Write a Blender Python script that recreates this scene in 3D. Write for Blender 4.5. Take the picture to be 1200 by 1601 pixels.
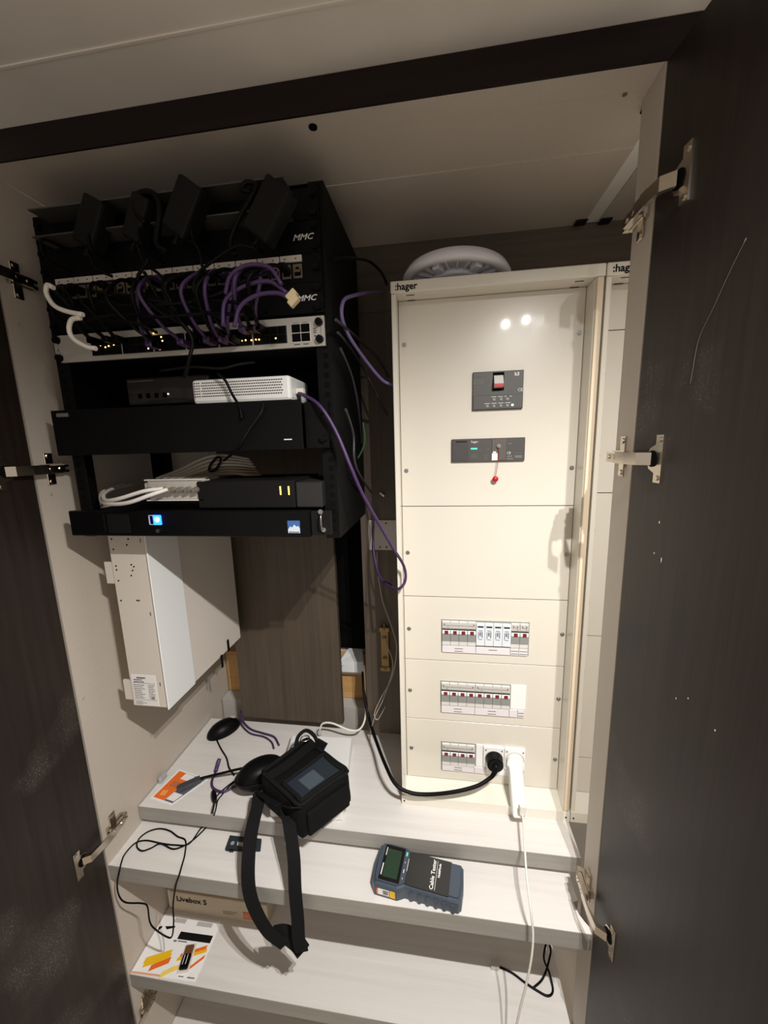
import bpy, bmesh, math, random
from mathutils import Matrix, Vector
random.seed(7)
for o in list(bpy.data.objects): bpy.data.objects.remove(o)
S = bpy.context.scene; COL = S.collection
H = 1.75                      # camera height; everything below is written relative to the camera
# ---------------- camera ----------------
R = ((0.0,0.0,0.0),)*3
def camera_rotation(a, b, c):
    ca,sa,cb,sb,cc,sc = math.cos(a),math.sin(a),math.cos(b),math.sin(b),math.cos(c),math.sin(c)
    return Matrix(((cc,-sc,0),(sc,cc,0),(0,0,1))) @ Matrix(((1,0,0),(0,cb,-sb),(0,sb,cb))) @ Matrix(((ca,0,sa),(0,1,0),(-sa,0,ca)))
RM = camera_rotation(0.14412752, 0.17494135, -0.02777972); F = 601.08
def ray(px, py):
    d = RM.transposed() @ Vector((px-600, py-800.5, F)); return Vector((d[0], d[2], -d[1]))
def Y(px, py, y): d = ray(px,py); return d*(y/d[1])
def Z(px, py, z): d = ray(px,py); return d*(z/d[2])
def X(px, py, x): d = ray(px,py); return d*(x/d[0])
cam = bpy.data.cameras.new('camera'); co = bpy.data.objects.new('camera', cam); COL.objects.link(co)
cam.sensor_fit = 'HORIZONTAL'; cam.sensor_width = 36; cam.lens = 36*F/1200; cam.clip_start = .01
def wv(v): return Vector((v[0], v[2], -v[1]))
r_, d_, f_ = wv(RM[0]), wv(RM[1]), wv(RM[2])
m = Matrix.Identity(4)
for i in range(3): m[i][0]=r_[i]; m[i][1]=-d_[i]; m[i][2]=-f_[i]
m[2][3] = H; co.matrix_world = m; S.camera = co
# ---------------- world, lights, exposure ----------------
w = bpy.data.worlds.new('room_light'); S.world = w; w.use_nodes = True
w.node_tree.nodes['Background'].inputs[0].default_value = (1.0, .90, .80, 1)
w.node_tree.nodes['Background'].inputs[1].default_value = .60
def spot(x, y, z, power):
    l = bpy.data.lights.new('ceiling_or_fill_spot', 'SPOT'); l.energy = power; l.color = (1, .968, .925); l.shadow_soft_size = .006
    l.spot_size = math.radians(156); l.spot_blend = 1
    o = bpy.data.objects.new('ceiling_or_fill_spot', l); COL.objects.link(o); o.location = (x, y, z+H); o.rotation_euler = (math.radians(4), 0, math.radians(8))
spot(.2485, .01, .43, 53); spot(.322, .01, .44, 46)
spot(.372, .12, .43, 34)      # added fill spot that brightens the second enclosure
S.view_settings.view_transform = 'Standard'; S.view_settings.look = 'None'; S.view_settings.gamma = 1
S.view_settings.use_curve_mapping = False; S.view_settings.exposure = 0
# ---------------- materials ----------------
MAT = {}
def srgb(c): return tuple(((v/255)/12.92 if v/255 <= .04045 else ((v/255+.055)/1.055)**2.4) for v in c)+(1,)
def mat(name, c, rough=.5, metal=0, emit=None, noise=0, nscale=40, bump=0, coat=0, spec=.5):
    if name in MAT: return MAT[name]
    m = bpy.data.materials.new(name); m.use_nodes = True; nt = m.node_tree; b = nt.nodes['Principled BSDF']
    b.inputs['Base Color'].default_value = srgb(c); b.inputs['Roughness'].default_value = rough; b.inputs['Metallic'].default_value = metal
    b.inputs['Specular IOR Level'].default_value = .14 if max(c) < 30 else spec
    if coat: b.inputs['Coat Weight'].default_value = coat; b.inputs['Coat Roughness'].default_value = .05
    if emit: b.inputs['Emission Color'].default_value = srgb(c); b.inputs['Emission Strength'].default_value = emit
    if noise or bump:
        tc = nt.nodes.new('ShaderNodeTexCoord'); n = nt.nodes.new('ShaderNodeTexNoise'); n.inputs['Scale'].default_value = nscale; n.inputs['Detail'].default_value = 6
        nt.links.new(tc.outputs['Object'], n.inputs['Vector'])
        if noise:
            mx = nt.nodes.new('ShaderNodeMix'); mx.data_type = 'RGBA'
            mx.inputs['A'].default_value = srgb([max(0, v*(1-noise)) for v in c]); mx.inputs['B'].default_value = srgb([min(255, v*(1+noise)) for v in c])
            nt.links.new(n.outputs['Fac'], mx.inputs['Factor']); nt.links.new(mx.outputs['Result'], b.inputs['Base Color'])
        if bump:
            bp = nt.nodes.new('ShaderNodeBump'); bp.inputs['Strength'].default_value = bump; bp.inputs['Distance'].default_value = .002
            nt.links.new(n.outputs['Fac'], bp.inputs['Height']); nt.links.new(bp.outputs['Normal'], b.inputs['Normal'])
    MAT[name] = m; return m
def wood(name, c1, c2, axis, rough=.45, scale=1.0, bump=.15, dust=False, spec=.5):
    if name in MAT: return MAT[name]
    m = bpy.data.materials.new(name); m.use_nodes = True; nt = m.node_tree; b = nt.nodes['Principled BSDF']
    tc = nt.nodes.new('ShaderNodeTexCoord'); mp = nt.nodes.new('ShaderNodeMapping')
    s = [60*scale]*3; s[axis] = 2.2*scale; mp.inputs['Scale'].default_value = s
    n = nt.nodes.new('ShaderNodeTexNoise'); n.inputs['Scale'].default_value = 1.6; n.inputs['Detail'].default_value = 8; n.inputs['Roughness'].default_value = .62; n.inputs['Distortion'].default_value = .6
    cr = nt.nodes.new('ShaderNodeValToRGB'); cr.color_ramp.elements[0].position = .3; cr.color_ramp.elements[1].position = .72
    cr.color_ramp.elements[0].color = srgb(c1); cr.color_ramp.elements[1].color = srgb(c2)
    L = nt.links.new
    L(tc.outputs['Object'], mp.inputs['Vector']); L(mp.outputs['Vector'], n.inputs['Vector']); L(n.outputs['Fac'], cr.inputs['Fac'])
    out = cr.outputs['Color']
    if dust:      # chalky scuffs and specks on the dark foil
        g = nt.nodes.new('ShaderNodeTexNoise'); g.inputs['Scale'].default_value = 5; g.inputs['Detail'].default_value = 3
        v = nt.nodes.new('ShaderNodeTexNoise'); v.inputs['Scale'].default_value = 420; v.inputs['Detail'].default_value = 1
        r1 = nt.nodes.new('ShaderNodeMapRange'); r1.inputs[1].default_value = .60; r1.inputs[2].default_value = .75
        r2 = nt.nodes.new('ShaderNodeMapRange'); r2.inputs[1].default_value = .60; r2.inputs[2].default_value = .74
        a = nt.nodes.new('ShaderNodeMath'); a.operation = 'MULTIPLY'; a2 = nt.nodes.new('ShaderNodeMath'); a2.operation = 'MULTIPLY_ADD'; a2.inputs[1].default_value = .12
        L(tc.outputs['Object'], g.inputs['Vector']); L(tc.outputs['Object'], v.inputs['Vector'])
        L(g.outputs['Fac'], r1.inputs[0]); L(v.outputs['Fac'], r2.inputs[0]); L(r1.outputs[0], a.inputs[0]); L(r2.outputs[0], a.inputs[1])
        L(r1.outputs[0], a2.inputs[0]); L(a.outputs[0], a2.inputs[2])
        mx = nt.nodes.new('ShaderNodeMix'); mx.data_type = 'RGBA'; mx.inputs['B'].default_value = srgb((140,130,122))
        L(a2.outputs[0], mx.inputs['Factor']); L(out, mx.inputs['A']); out = mx.outputs['Result']
    L(out, b.inputs['Base Color']); b.inputs['Roughness'].default_value = rough; b.inputs['Specular IOR Level'].default_value = spec
    bp = nt.nodes.new('ShaderNodeBump'); bp.inputs['Strength'].default_value = bump; bp.inputs['Distance'].default_value = .001
    L(n.outputs['Fac'], bp.inputs['Height']); L(bp.outputs['Normal'], b.inputs['Normal'])
    MAT[name] = m; return m
M_dark = wood('dark_oak_vertical', (33,26,23), (48,39,34), 2, .42, dust=True, spec=.35)
M_darkx = wood('dark_oak_lengthwise', (25,18,16), (36,28,25), 0, .55, spec=.2)
M_board = wood('brown_grey_oak', (70,60,50), (90,78,65), 2, .5, .8)
M_boardx = wood('brown_grey_oak_lengthwise', (70,60,50), (90,78,65), 0, .5, .8)
M_shelf = wood('pale_grey_oak', (216,212,208), (228,224,220), 0, .5, .6, .25)
M_edge = wood('pale_grey_edging', (146,142,136), (162,158,151), 0, .5, .6)
M_side = mat('grey_beige_laminate', (196,186,174), .5, noise=.03, nscale=300, bump=.08)
M_ceil = mat('painted_ceiling', (232,226,218), .8, noise=.03, nscale=12, bump=.15)
M_wall = mat('grey_plaster', (186,182,176), .8, noise=.05, nscale=20, bump=.3)
M_pine = wood('raw_pine', (196,150,92), (216,172,112), 0, .6)
M_white = mat('cream_enamel', (230,225,212), .22, coat=.3)
M_plate = mat('glossy_cream_plate', (220,214,201), .3, coat=.5)
M_strip = mat('beige_edge_strip', (222,204,178), .5)
M_whitep = mat('white_plastic', (240,240,238), .35)
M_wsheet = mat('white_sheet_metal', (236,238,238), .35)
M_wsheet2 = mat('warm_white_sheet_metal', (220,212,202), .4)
M_blackm = mat('black_powder_coat', (9,9,10), .6, bump=.1, nscale=500)
M_black = mat('black_plastic', (10,10,11), .4)
M_blk2 = mat('soft_black_plastic', (23,22,22), .55)
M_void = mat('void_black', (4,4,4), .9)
M_cab = mat('black_cable', (9,9,10), .45)
M_purp = mat('purple_cable', (68,44,88), .5)
M_lil = mat('lilac_cable', (120,104,154), .5)
M_wcab = mat('white_cable', (232,228,218), .45)
M_gcab = mat('grey_cable', (170,162,150), .5)
M_steel = mat('nickel_steel', (196,186,172), .22, 1)
M_zinc = mat('zinc_screw', (170,170,168), .3, 1)
M_brass = mat('yellow_brass', (150,126,84), .45, .7)
M_sil = mat('silver_panel', (188,184,176), .45, .2)
M_grey = mat('dark_grey_breaker', (72,70,68), .45)
M_lgrey = mat('light_grey_module', (214,212,206), .4)
M_mgrey = mat('mid_grey_module', (140,142,140), .45)
M_red = mat('dark_red_toggle', (120,28,34), .4)
M_bred = mat('bright_red_plastic', (190,10,20), .35)
M_ink = mat('black_print', (20,20,22), .6)
M_gink = mat('grey_print', (110,108,108), .6)
M_wink = mat('white_print', (232,232,230), .6)
M_paper = mat('white_paper', (240,238,236), .6)
M_orange = mat('orange_print', (236,110,30), .5)
M_yellow = mat('yellow_print', (240,190,20), .5)
M_nylon = mat('black_nylon', (16,16,17), .8, bump=.5, nscale=900)
M_nyl2 = mat('black_webbing', (24,24,25), .75, bump=.6, nscale=1400)
M_slate = mat('slate_blue_plastic', (66,76,88), .42, bump=.1, nscale=700)
M_card = mat('beige_cardboard', (196,182,160), .7, noise=.03, nscale=60)
M_gold = mat('gold_contacts', (200,170,110), .35, .7)
M_ledy = mat('amber_led', (255,205,110), .3, emit=7)
M_ledg = mat('green_led', (60,235,160), .3, emit=3)
M_ledw = mat('white_led', (235,255,220), .3, emit=4)
M_ledo = mat('orange_led', (255,170,70), .3, emit=5)
M_ledb = mat('blue_led', (20,70,255), .3, emit=12)
M_ledc = mat('cyan_led', (110,190,255), .3, emit=8)
M_lcd = mat('green_grey_screen', (48,66,52), .12)
M_sbl = mat('sticker_blue', (60,100,160), .5)
M_film = mat('dark_window_film', (44,52,60), .18)
M_clear = mat('clear_plastic_grey', (196,192,186), .1)
# ---------------- building helpers ----------------
def ob(name, bm, m, parent=None, loc=None, smooth=False):
    if smooth:
        for f in bm.faces: f.smooth = True
    bm.normal_update()
    me = bpy.data.meshes.new(name); bm.to_mesh(me); bm.free()
    return obm(name, me, m, parent)
TINY = ('print','hole','rivet_hole','latch_slot','flap_catch','contacts','barcode','badge_print','logo_bar','jack_opening','status_lamp','button_frame','slot','maker_name','lettering')
def obm(name, me, m, parent=None):
    vs = me.vertices; n = len(vs)
    if n == 0: return None
    c = Vector([(min(v.co[i] for v in vs)+max(v.co[i] for v in vs))/2 for i in range(3)])
    if parent is None: c.z = min(v.co.z for v in vs)
    me.transform(Matrix.Translation(-c)); me.materials.clear()
    for q in (m if isinstance(m, (list, tuple)) else [m]): me.materials.append(q)
    o = bpy.data.objects.new(name, me); COL.objects.link(o)
    wl = c+Vector((0,0,H)); o['_w'] = tuple(wl)
    if parent is not None:
        o.parent = parent; wl = wl-Vector(parent['_w'])
    if name in TINY: o['kind'] = 'stuff'
    o.location = wl; return o
def tag(o, label=None, cat=None, group=None, kind=None):
    if label: o['label'] = label
    if cat: o['category'] = cat
    if group: o['group'] = group
    if kind: o['kind'] = kind
    return o
def thing(name, label, cat, loc, group=None):
    o = bpy.data.objects.new(name, None); COL.objects.link(o); o.empty_display_size = .02
    o.location = (loc[0], loc[1], loc[2]+H); o['_w'] = tuple(o.location); return tag(o, label, cat, group)
def again(o, c, parent, name=None):      # another copy of a part, sharing its mesh, centred at c
    q = o.copy(); COL.objects.link(q); wl = Vector(c)+Vector((0,0,H)); q['_w'] = tuple(wl); q.parent = parent
    q.location = wl-Vector(parent['_w']) if parent else wl; return q
def NB(): return bmesh.new()
def box(bm, x0,x1,y0,y1,z0,z1, M=None, bev=0, mi=0, seg=1):
    r = bmesh.ops.create_cube(bm, size=1); vs = r['verts']
    for v in vs: v.co = Vector((x0+(v.co.x+.5)*(x1-x0), y0+(v.co.y+.5)*(y1-y0), z0+(v.co.z+.5)*(z1-z0)))
    if bev:
        es = list({e for v in vs for e in v.link_edges}); q = bmesh.ops.bevel(bm, geom=es, offset=bev, segments=seg, affect='EDGES', profile=.5)
        vs = list({v for v in q['verts']} | {v for v in vs if v.is_valid})
        vs = list({v for f in q['faces'] for v in f.verts}|set(vs))
    if M is not None: bmesh.ops.transform(bm, matrix=M, verts=vs)
    if mi:
        for f in {f for v in vs for f in v.link_faces}: f.material_index = mi
    return bm
def B(x0,x1,y0,y1,z0,z1, M=None, bev=0, seg=1): return box(NB(),x0,x1,y0,y1,z0,z1,M,bev,0,seg)
def cyl(bm, c, r, h, axis='Y', n=16, r2=None, M=None):
    rot = {'Z':Matrix.Identity(4), 'Y':Matrix.Rotation(math.pi/2,4,'X'), 'X':Matrix.Rotation(math.pi/2,4,'Y')}[axis]
    mm = Matrix.Translation(c) @ rot
    if M is not None: mm = M @ mm
    bmesh.ops.create_cone(bm, cap_ends=True, segments=n, radius1=r, radius2=r if r2 is None else r2, depth=h, matrix=mm); return bm
def prism(bm, pts, y0, y1, M=None, axis='Y'):     # outline in XZ (or XY / YZ) pulled along the third axis
    def mk(a,b,t): return {'Y':(a,t,b), 'Z':(a,b,t), 'X':(t,a,b)}[axis]
    A = [bm.verts.new(mk(a,b,y0)) for a,b in pts]; C = [bm.verts.new(mk(a,b,y1)) for a,b in pts]; n = len(pts)
    bm.faces.new(A); bm.faces.new(C[::-1])
    for i in range(n): bm.faces.new((A[i],A[(i+1)%n],C[(i+1)%n],C[i]))
    bmesh.ops.recalc_face_normals(bm, faces=bm.faces[:])
    if M is not None: bmesh.ops.transform(bm, matrix=M, verts=A+C)
    return bm
def hexa(bm, bot, top):       # solid from two quads
    b = [bm.verts.new(p) for p in bot]; t = [bm.verts.new(p) for p in top]
    bm.faces.new(b[::-1]); bm.faces.new(t)
    for i in range(4): bm.faces.new((b[i],b[(i+1)%4],t[(i+1)%4],t[i]))
    bmesh.ops.recalc_face_normals(bm, faces=bm.faces[:]); return bm
def bevel_all(bm, w, seg=2):
    bmesh.ops.bevel(bm, geom=bm.edges[:], offset=w, segments=seg, affect='EDGES', profile=.5); return bm
def spline(pts, k=6):
    P = [Vector(p) for p in pts]
    if len(P) < 3: return P
    out = []
    Q = [P[0]*2-P[1]]+P+[P[-1]*2-P[-2]]
    for i in range(1, len(Q)-2):
        a,b,c,d = Q[i-1:i+3]
        for j in range(k):
            t = j/k
            out.append(.5*((2*b)+(c-a)*t+(2*a-5*b+4*c-d)*t*t+(3*b-a-3*c+d)*t**3))
    out.append(P[-1]); return out
def tube(bm, pts, r, n=8, k=6, taper=None):
    P = spline(pts, k); rings = []; up = Vector((.13,.21,.97)); prev = None
    for i, p in enumerate(P):
        t = (P[min(i+1,len(P)-1)]-P[max(i-1,0)]).normalized()
        if prev is None: a = t.cross(up).normalized()
        else:
            a = prev-t*prev.dot(t)
            a = a.normalized() if a.length > 1e-5 else t.cross(up).normalized()
        prev = a; b = t.cross(a)
        rr = r if taper is None else r*taper(i/(len(P)-1))
        rings.append([bm.verts.new(p+(a*math.cos(q*2*math.pi/n)+b*math.sin(q*2*math.pi/n))*rr) for q in range(n)])
    for A, C in zip(rings, rings[1:]):
        for q in range(n): f = bm.faces.new((A[q],A[(q+1)%n],C[(q+1)%n],C[q])); f.smooth = True
    bm.faces.new(rings[0][::-1]); bm.faces.new(rings[-1]); return bm
def cable(name, pts, r, m, label, group=None, parent=None, n=8, k=6, cat='cable'):
    o = ob(name, tube(NB(), pts, r, n, k), m, parent)
    if parent is None: tag(o, label, cat, group)
    return o
def ribbon(bm, pts, width, th, wdir):
    P = spline([p for p in pts], 6); rows = []
    for i, p in enumerate(P):
        t = (P[min(i+1,len(P)-1)]-P[max(i-1,0)]).normalized()
        wd = wdir(i/(len(P)-1)); wd = (wd-t*wd.dot(t)).normalized(); nn = t.cross(wd)
        rows.append([bm.verts.new(p+wd*a*width/2+nn*b*th/2) for a,b in ((-1,-1),(1,-1),(1,1),(-1,1))])
    for A, C in zip(rows, rows[1:]):
        for q in range(4): bm.faces.new((A[q],A[(q+1)%4],C[(q+1)%4],C[q]))
    bm.faces.new(rows[0][::-1]); bm.faces.new(rows[-1]); bmesh.ops.recalc_face_normals(bm, faces=bm.faces[:]); return bm
RX = Matrix.Rotation(math.pi/2, 4, 'X')
def front(x, y, z): return Matrix.Translation((x,y,z)) @ RX          # local XY plane facing the room
def text(s, size, M, m, parent, name='lettering', th=.0002, align='LEFT', italic=0, sx=1, bold=0):
    c = bpy.data.curves.new('t', 'FONT'); c.body = s; c.size = size; c.extrude = th; c.shear = italic; c.align_x = align; c.resolution_u = 2
    c.offset = bold
    t = bpy.data.objects.new('t', c); COL.objects.link(t)
    bpy.context.view_layer.update()
    me = bpy.data.meshes.new_from_object(t.evaluated_get(bpy.context.evaluated_depsgraph_get()))
    bpy.data.objects.remove(t); me.transform(M @ Matrix.Diagonal((sx,1,1,1)))
    return obm(name, me, m, parent)
def prints(rects, M, m, parent, name='print', th=.0002):      # flat printed bars, local XY
    bm = NB()
    for a,b,c,d in rects: box(bm, a,b,c,d,0,th, M)
    return ob(name, bm, m, parent)
def rows_of_print(x0, x1, y0, dy, n, h, seed=1):
    rg = random.Random(seed); out = []
    for i in range(n):
        x = x0; end = x0+(x1-x0)*rg.uniform(.55,1)
        while x < end:
            l = min(rg.uniform(.05,.2)*(x1-x0), end-x); out.append((x, x+l, y0-i*dy-h, y0-i*dy)); x += l+.03*(x1-x0)
    return out
def screw(x, y, z, parent, r=.0042, proto={}):
    k = round(r*1e5)
    if k in proto: return again(proto[k], (x,y,z), parent)
    bm = NB(); cyl(bm, (x,y+.0008,z), r, .0014, n=14); cyl(bm, (x,y-.0007,z), r*.66, .0016, n=12, r2=r*.66)
    box(bm, x-r*.45,x+r*.45, y-.0018,y-.0014, z-r*.1,z+r*.1); box(bm, x-r*.1,x+r*.1, y-.0018,y-.0014, z-r*.45,z+r*.45)
    o = ob('screw', bm, M_zinc, parent); proto[k] = o; return o

# ================= SETTING =================
def struct(name, bm, m): return tag(ob(name, bm, m), kind='structure')
struct('ceiling', B(-2.2,2.4,-2.5,.588,.483,.52), M_ceil)
bm = NB()
for y in (.505,): box(bm, -2.2,2.4,y,y+.003,.4815,.483)
struct('trim_1', bm, M_ceil)
struct('wall_back', B(-.72,1.2,1.12,1.16,-1.75,.5), M_wall)
struct('wall_left', B(-.78,-.722,.61,1.12,-1.75,.5), M_wall)
struct('wall_right', B(1.2,1.24,.6,1.16,-1.75,.5), M_wall)
struct('floor', B(-2.2,2.4,-2.5,1.16,-1.80,-1.75), wood('floor_boards',(188,176,162),(206,196,182),1,.4,.5))

# ================= CUPBOARD =================
XL, XR, YF = -.705, .269, .588
cup = thing('cupboard', 'tall built-in cupboard with pale grey lining and two open dark oak doors', 'cupboard', (-.2,.8,-1.75))
ob('side_panel', B(-.722,XL,YF,1.118,-1.74,.44), M_side, cup)
# front partition between this bay and the next
bm = NB(); box(bm, XR,XR+.018,YF,.642,-1.74,.44, bev=.0008); o = ob('partition', bm, M_side, cup)
ob('edge_band', B(XR+.001,XR+.017,.642,.6445,-1.74,.44), M_edge, cup)
bm = NB(); box(bm, -.722,1.2,YF,YF+.037,.44,.482); ob('header_rail', bm, M_side, cup)
tag(ob('fascia', B(-.722,1.2,YF-.003,YF,.440,.482), M_darkx, cup), 'dark oak fascia along the top front edge')
ob('top_panel', B(-.704,.2985,YF+.0372,.7295,.440,.456), M_side, cup)
ob('top_panel', B(-.704,.2985,.730,.943,.4385,.456), M_side, cup)
ob('top_panel', B(.3275,1.19,YF+.0372,.943,.440,.456), M_side, cup)
tag(ob('filler_strip', B(.299,.327,YF+.0372,.943,.441,.450), mat('white_laminate',(240,238,232),.4), cup), 'white strip filling the gap in the top panel')
ob('back_rail', B(-.60,1.19,.944,.962,.30,.456), M_boardx, cup)
ob('back_panel', B(-.198,1.19,.944,.962,-.80,.2995), M_board, cup)
# peg hole and small fixings in the top
bm = NB(); p = Z(489,198,.44); cyl(bm, (p.x,p.y,.4395), .006, .002, 'Z', 20); tag(ob('peg_hole', bm, M_void, cup), 'black peg hole in the top rail')
for px,py in ((1018,165),(907,347),(945,345)):
    p = Z(px,py,.4385); bm = NB(); box(bm, p.x-.011,p.x+.011,p.y-.012,p.y+.008,.4345,.4382, bev=.001); cyl(bm,(p.x,p.y,.4335),.003,.002,'Z',10)
    ob('corner_bracket', bm, M_blk2, cup)
p = Z(976,147,.44); bm = NB(); cyl(bm,(p.x,p.y,.4395),.003,.0015,'Z',12); ob('screw', bm, M_zinc, cup)
for px,py in ((30,507),(80,773),(130,1092)):
    p = X(px,py,XL); bm = NB(); cyl(bm,(XL+.0003,p.y,p.z),.003,.0012,'X',12); ob('screw_cover', bm, mat('grey_cover',(176,166,154),.5), cup)
# doors, opened square to the front
DM = Matrix.Translation((XR-.0004,YF-.002,0))@Matrix.Rotation(math.radians(6.5),4,'Z')@Matrix.Translation((-XR+.0004,-YF+.002,0))
def door(x0, x1):
    M = DM if x0 > 0 else None
    o = ob('door', B(x0,x1,.098,YF-.0035,-1.70,.437, M, .001), M_dark, cup); return o
dL = door(XL-.0176, XL+.0004); dR = door(XR-.0004, XR+.0176)
tag(dL,'left dark oak door seen edge-on from inside'); tag(dR,'right dark oak door with chalky scuffs on its inner face')
def on_door(px, py, off=.0004):      # where a sight line meets the right door's inner face
    o = DM @ Vector((XR-.0004-off, .3, 0)); nn = (DM.to_3x3() @ Vector((-1,0,0))); d = ray(px,py); return d*(o.dot(nn)/d.dot(nn))
bm = NB(); tube(bm, [on_door(*q) for q in ((1166,372),(1140,425),(1115,480),(1092,530),(1082,580),(1078,602))], .0004, 5)
tag(ob('scratch', bm, mat('chalky_scratch',(54,48,44),.7), dR),'long pale curved scratch')
for px,py,q in ((1033,876,.004),(1022,865,.0015),(1030,817,.002),(1056,1092,.0012),(1075,1092,.0012),(1117,1142,.0014)):
    bm = NB(); bmesh.ops.create_icosphere(bm, subdivisions=1, radius=1, matrix=Matrix.Translation(on_door(px,py))@Matrix.Diagonal((.0004,.0010,q,1))); ob('paint_fleck', bm, mat('pale_fleck',(176,172,168),.6), dR)
def hinge(dr, side, z):      # side: +1 right door, -1 left door
    s = side; xi = XR-.0004 if s > 0 else XL+.0004        # door's inner face
    xw = XR if s > 0 else XL                              # partition's face
    bm = NB()
    def bx(a0,a1,y0,y1,z0,z1,bev=.0006):     # a measured away from the surface, into the cupboard
        box(bm, *(sorted((xi-s*a0, xi-s*a1))), y0,y1,z0,z1, bev=bev)
    def bw(a0,a1,y0,y1,z0,z1,bev=.0006):
        box(bm, *(sorted((xw-s*a0, xw-s*a1))), y0,y1,z0,z1, bev=bev)
    # cup flange with two ears
    pts = [(.524,-.030),(.537,-.030),(.537,-.018),(.548,-.013),(.552,0),(.548,.013),(.537,.018),(.537,.030),(.524,.030)]
    prism(bm, [(a, z+b) for a,b in pts], xi, xi-s*.0022, axis='X')
    for q in (-.024,.024): cyl(bm, (xi-s*.003, .530, z+q), .0034, .002, 'X', 12)
    if s > 0: bmesh.ops.transform(bm, matrix=DM, verts=bm.verts[:])
    # arm: cranked strap out of the cup, over the edge, onto the wing plate
    prism(bm, [(xi-s*.001,.537),(xi-s*.015,.546),(xw-s*.019,.572),(xw-s*.019,.600),(xw-s*.016,.600),(xw-s*.016,.574),(xi-s*.010,.551),(xi-s*.001,.545)], z-.008, z+.008, axis='Z')
    # long body over mounting plate, forked at the end
    bw(.008,.018,.592,.630,z-.0075,z+.0075,.0015)
    bw(.006,.014,.630,.640,z-.0075,z-.002); bw(.006,.014,.630,.640,z+.002,z+.0075)
    # cross-shaped mounting plate
    bw(.000,.003,.606,.622,z-.029,z+.029,.001); bw(.000,.008,.597,.636,z-.009,z+.009,.001)
    for q in (-.023,.023): cyl(bm, (xw-s*.0035, .614, z+q), .0042, .002, 'X', 12)
    for q in (.602,.620): cyl(bm, (xw-s*.0185, q, z), .0032, .002, 'X', 10)
    h = ob('hinge', bm, M_steel, dr)
    bm = NB(); cyl(bm, (xi-s*.0026, .541, z), .0105, .0012, 'X', 20, None, DM if s > 0 else None); ob('hinge_cup', bm, M_void, dr); return h
for z in (.288,-.028,-.80,-1.31):
    hinge(dR, 1, z); hinge(dL, -1, z)

# ================= SHELVES =================
def shelf(x0,x1,y0,y1,z1,t,label,notch=False):
    r = thing('shelf_board', label, 'shelf', ((x0+x1)/2,(y0+y1)/2,z1-t), 'pale grey oak shelf boards')
    bm = NB()
    if notch:
        pts = [(x0,y0+.0012),(x1,y0+.0012),(x1,.600)]+[(x1-.006,.608),(x1-.012,.618),(x1-.015,.632),(x1-.017,.637),(x1-.006,.642),(x1-.008,.66),(x1-.006,.70),(x1,.704),(x1,y1),(x0,y1)]
        prism(bm, pts, z1-t, z1, axis='Z')
    else: box(bm, x0,x1,y0+.0012,y1,z1-t,z1)
    ob('board', bm, M_shelf, r); ob('edge_band', B(x0,x1,y0,y0+.0012,z1-t,z1), M_edge, r); return r
shelf(XL+.003,.279,.680,.978,-.825,.034,'upper pale grey shelf board carrying the black bag and the white electrical enclosure')
shelf(XL,.269,.5885,1.0,-.875,.036,'second pale grey shelf board with a jigsawed notch, under the cable tester',True)
shelf(XL+.001,.263,.5905,1.0,-1.180,.034,'lower pale grey shelf board carrying the printed router carton and the blister card')
shelf(XL+.001,.263,.60,1.0,-1.50,.034,'lowest shelf board, in shade at the bottom edge of the picture')
# spacers carrying the upper board on the second
o = ob('support_batten', B(-.55,.20,.72,.74,-.875,-.859), M_edge); tag(o,'thin batten in the gap between the upper and second shelf boards','batten')

tag(ob('gap_shade_sheet', B(-.33,-.12,1.108,1.117,-.64,.45), M_void), 'black sheet added as the darkness of the deep gap beside the oak board', 'sheet')  # added black sheet, stands in for the shade deep in the gap
# things in the back gap
o = ob('oak_board', B(-.588,-.278,.965,.983,-.800,.30), M_board); tag(o,'tall brown-grey oak board standing upright behind the upper shelf','board')
o = ob('pine_batten', B(-.70,.1,1.085,1.119,-.80,-.66), M_pine); tag(o,'raw pine batten low on the wall behind the oak boards','batten')
o = ob('masonry_ledge', B(-.70,.1,1.04,1.119,-.96,-.802), M_wall); tag(o,'rough grey masonry ledge below the pine batten','ledge')
o = thing('ceiling_bracket_box','white plastic trunking end seen deep in the black gap beside the oak board','box', tuple(Y(555,1060,1.05)))
bm = NB(); hexa(bm, [Y(528,1050,1.05),Y(568,1052,1.05),Y(568,1056,1.11),Y(530,1056,1.11)], [Y(530,1035,1.05),Y(568,1035,1.05),Y(566,1015,1.11),Y(545,1013,1.11)]); ob('body', bm, M_wsheet, o)
bm = NB(); p = Y(535,1038,1.045); cyl(bm, p, .004, .006, 'Y', 12); ob('knob', bm, M_whitep, o)

# pale junction plate and brass terminal on the back board
def at_board(px,py): return Y(px,py,.942)
a, b = at_board(575,813), at_board(622,860)
pl = thing('junction_plate','pale grey perforated plate fixed on the dark back board','plate', (a.x,.942,b.z))
ob('plate', B(a.x,b.x,.940,.9435,b.z,a.z, bev=.0006), mat('pale_grey_plate',(190,182,176),.4), pl)
bm = NB()
for i in range(3):
    for z in (a.z-.008, b.z+.008): cyl(bm, (a.x+.012+i*.017,.9397,z), .0022, .001, n=8)
ob('hole', bm, M_void, pl)
a, b = at_board(595,978), at_board(609,1046)
br = thing('terminal_block','yellowed brass terminal strip with two bolts on the dark back board','terminal',(a.x,.942,b.z))
ob('strip', B(a.x,b.x,.932,.943,b.z,a.z, bev=.001), M_brass, br)
for t in (.25,.72):
    bm = NB(); cyl(bm, ((a.x+b.x)/2,.930,a.z+(b.z-a.z)*t), .007, .006, n=6); cyl(bm, ((a.x+b.x)/2,.927,a.z+(b.z-a.z)*t), .004, .004, n=10); ob('bolt', bm, M_brass, br)
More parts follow.
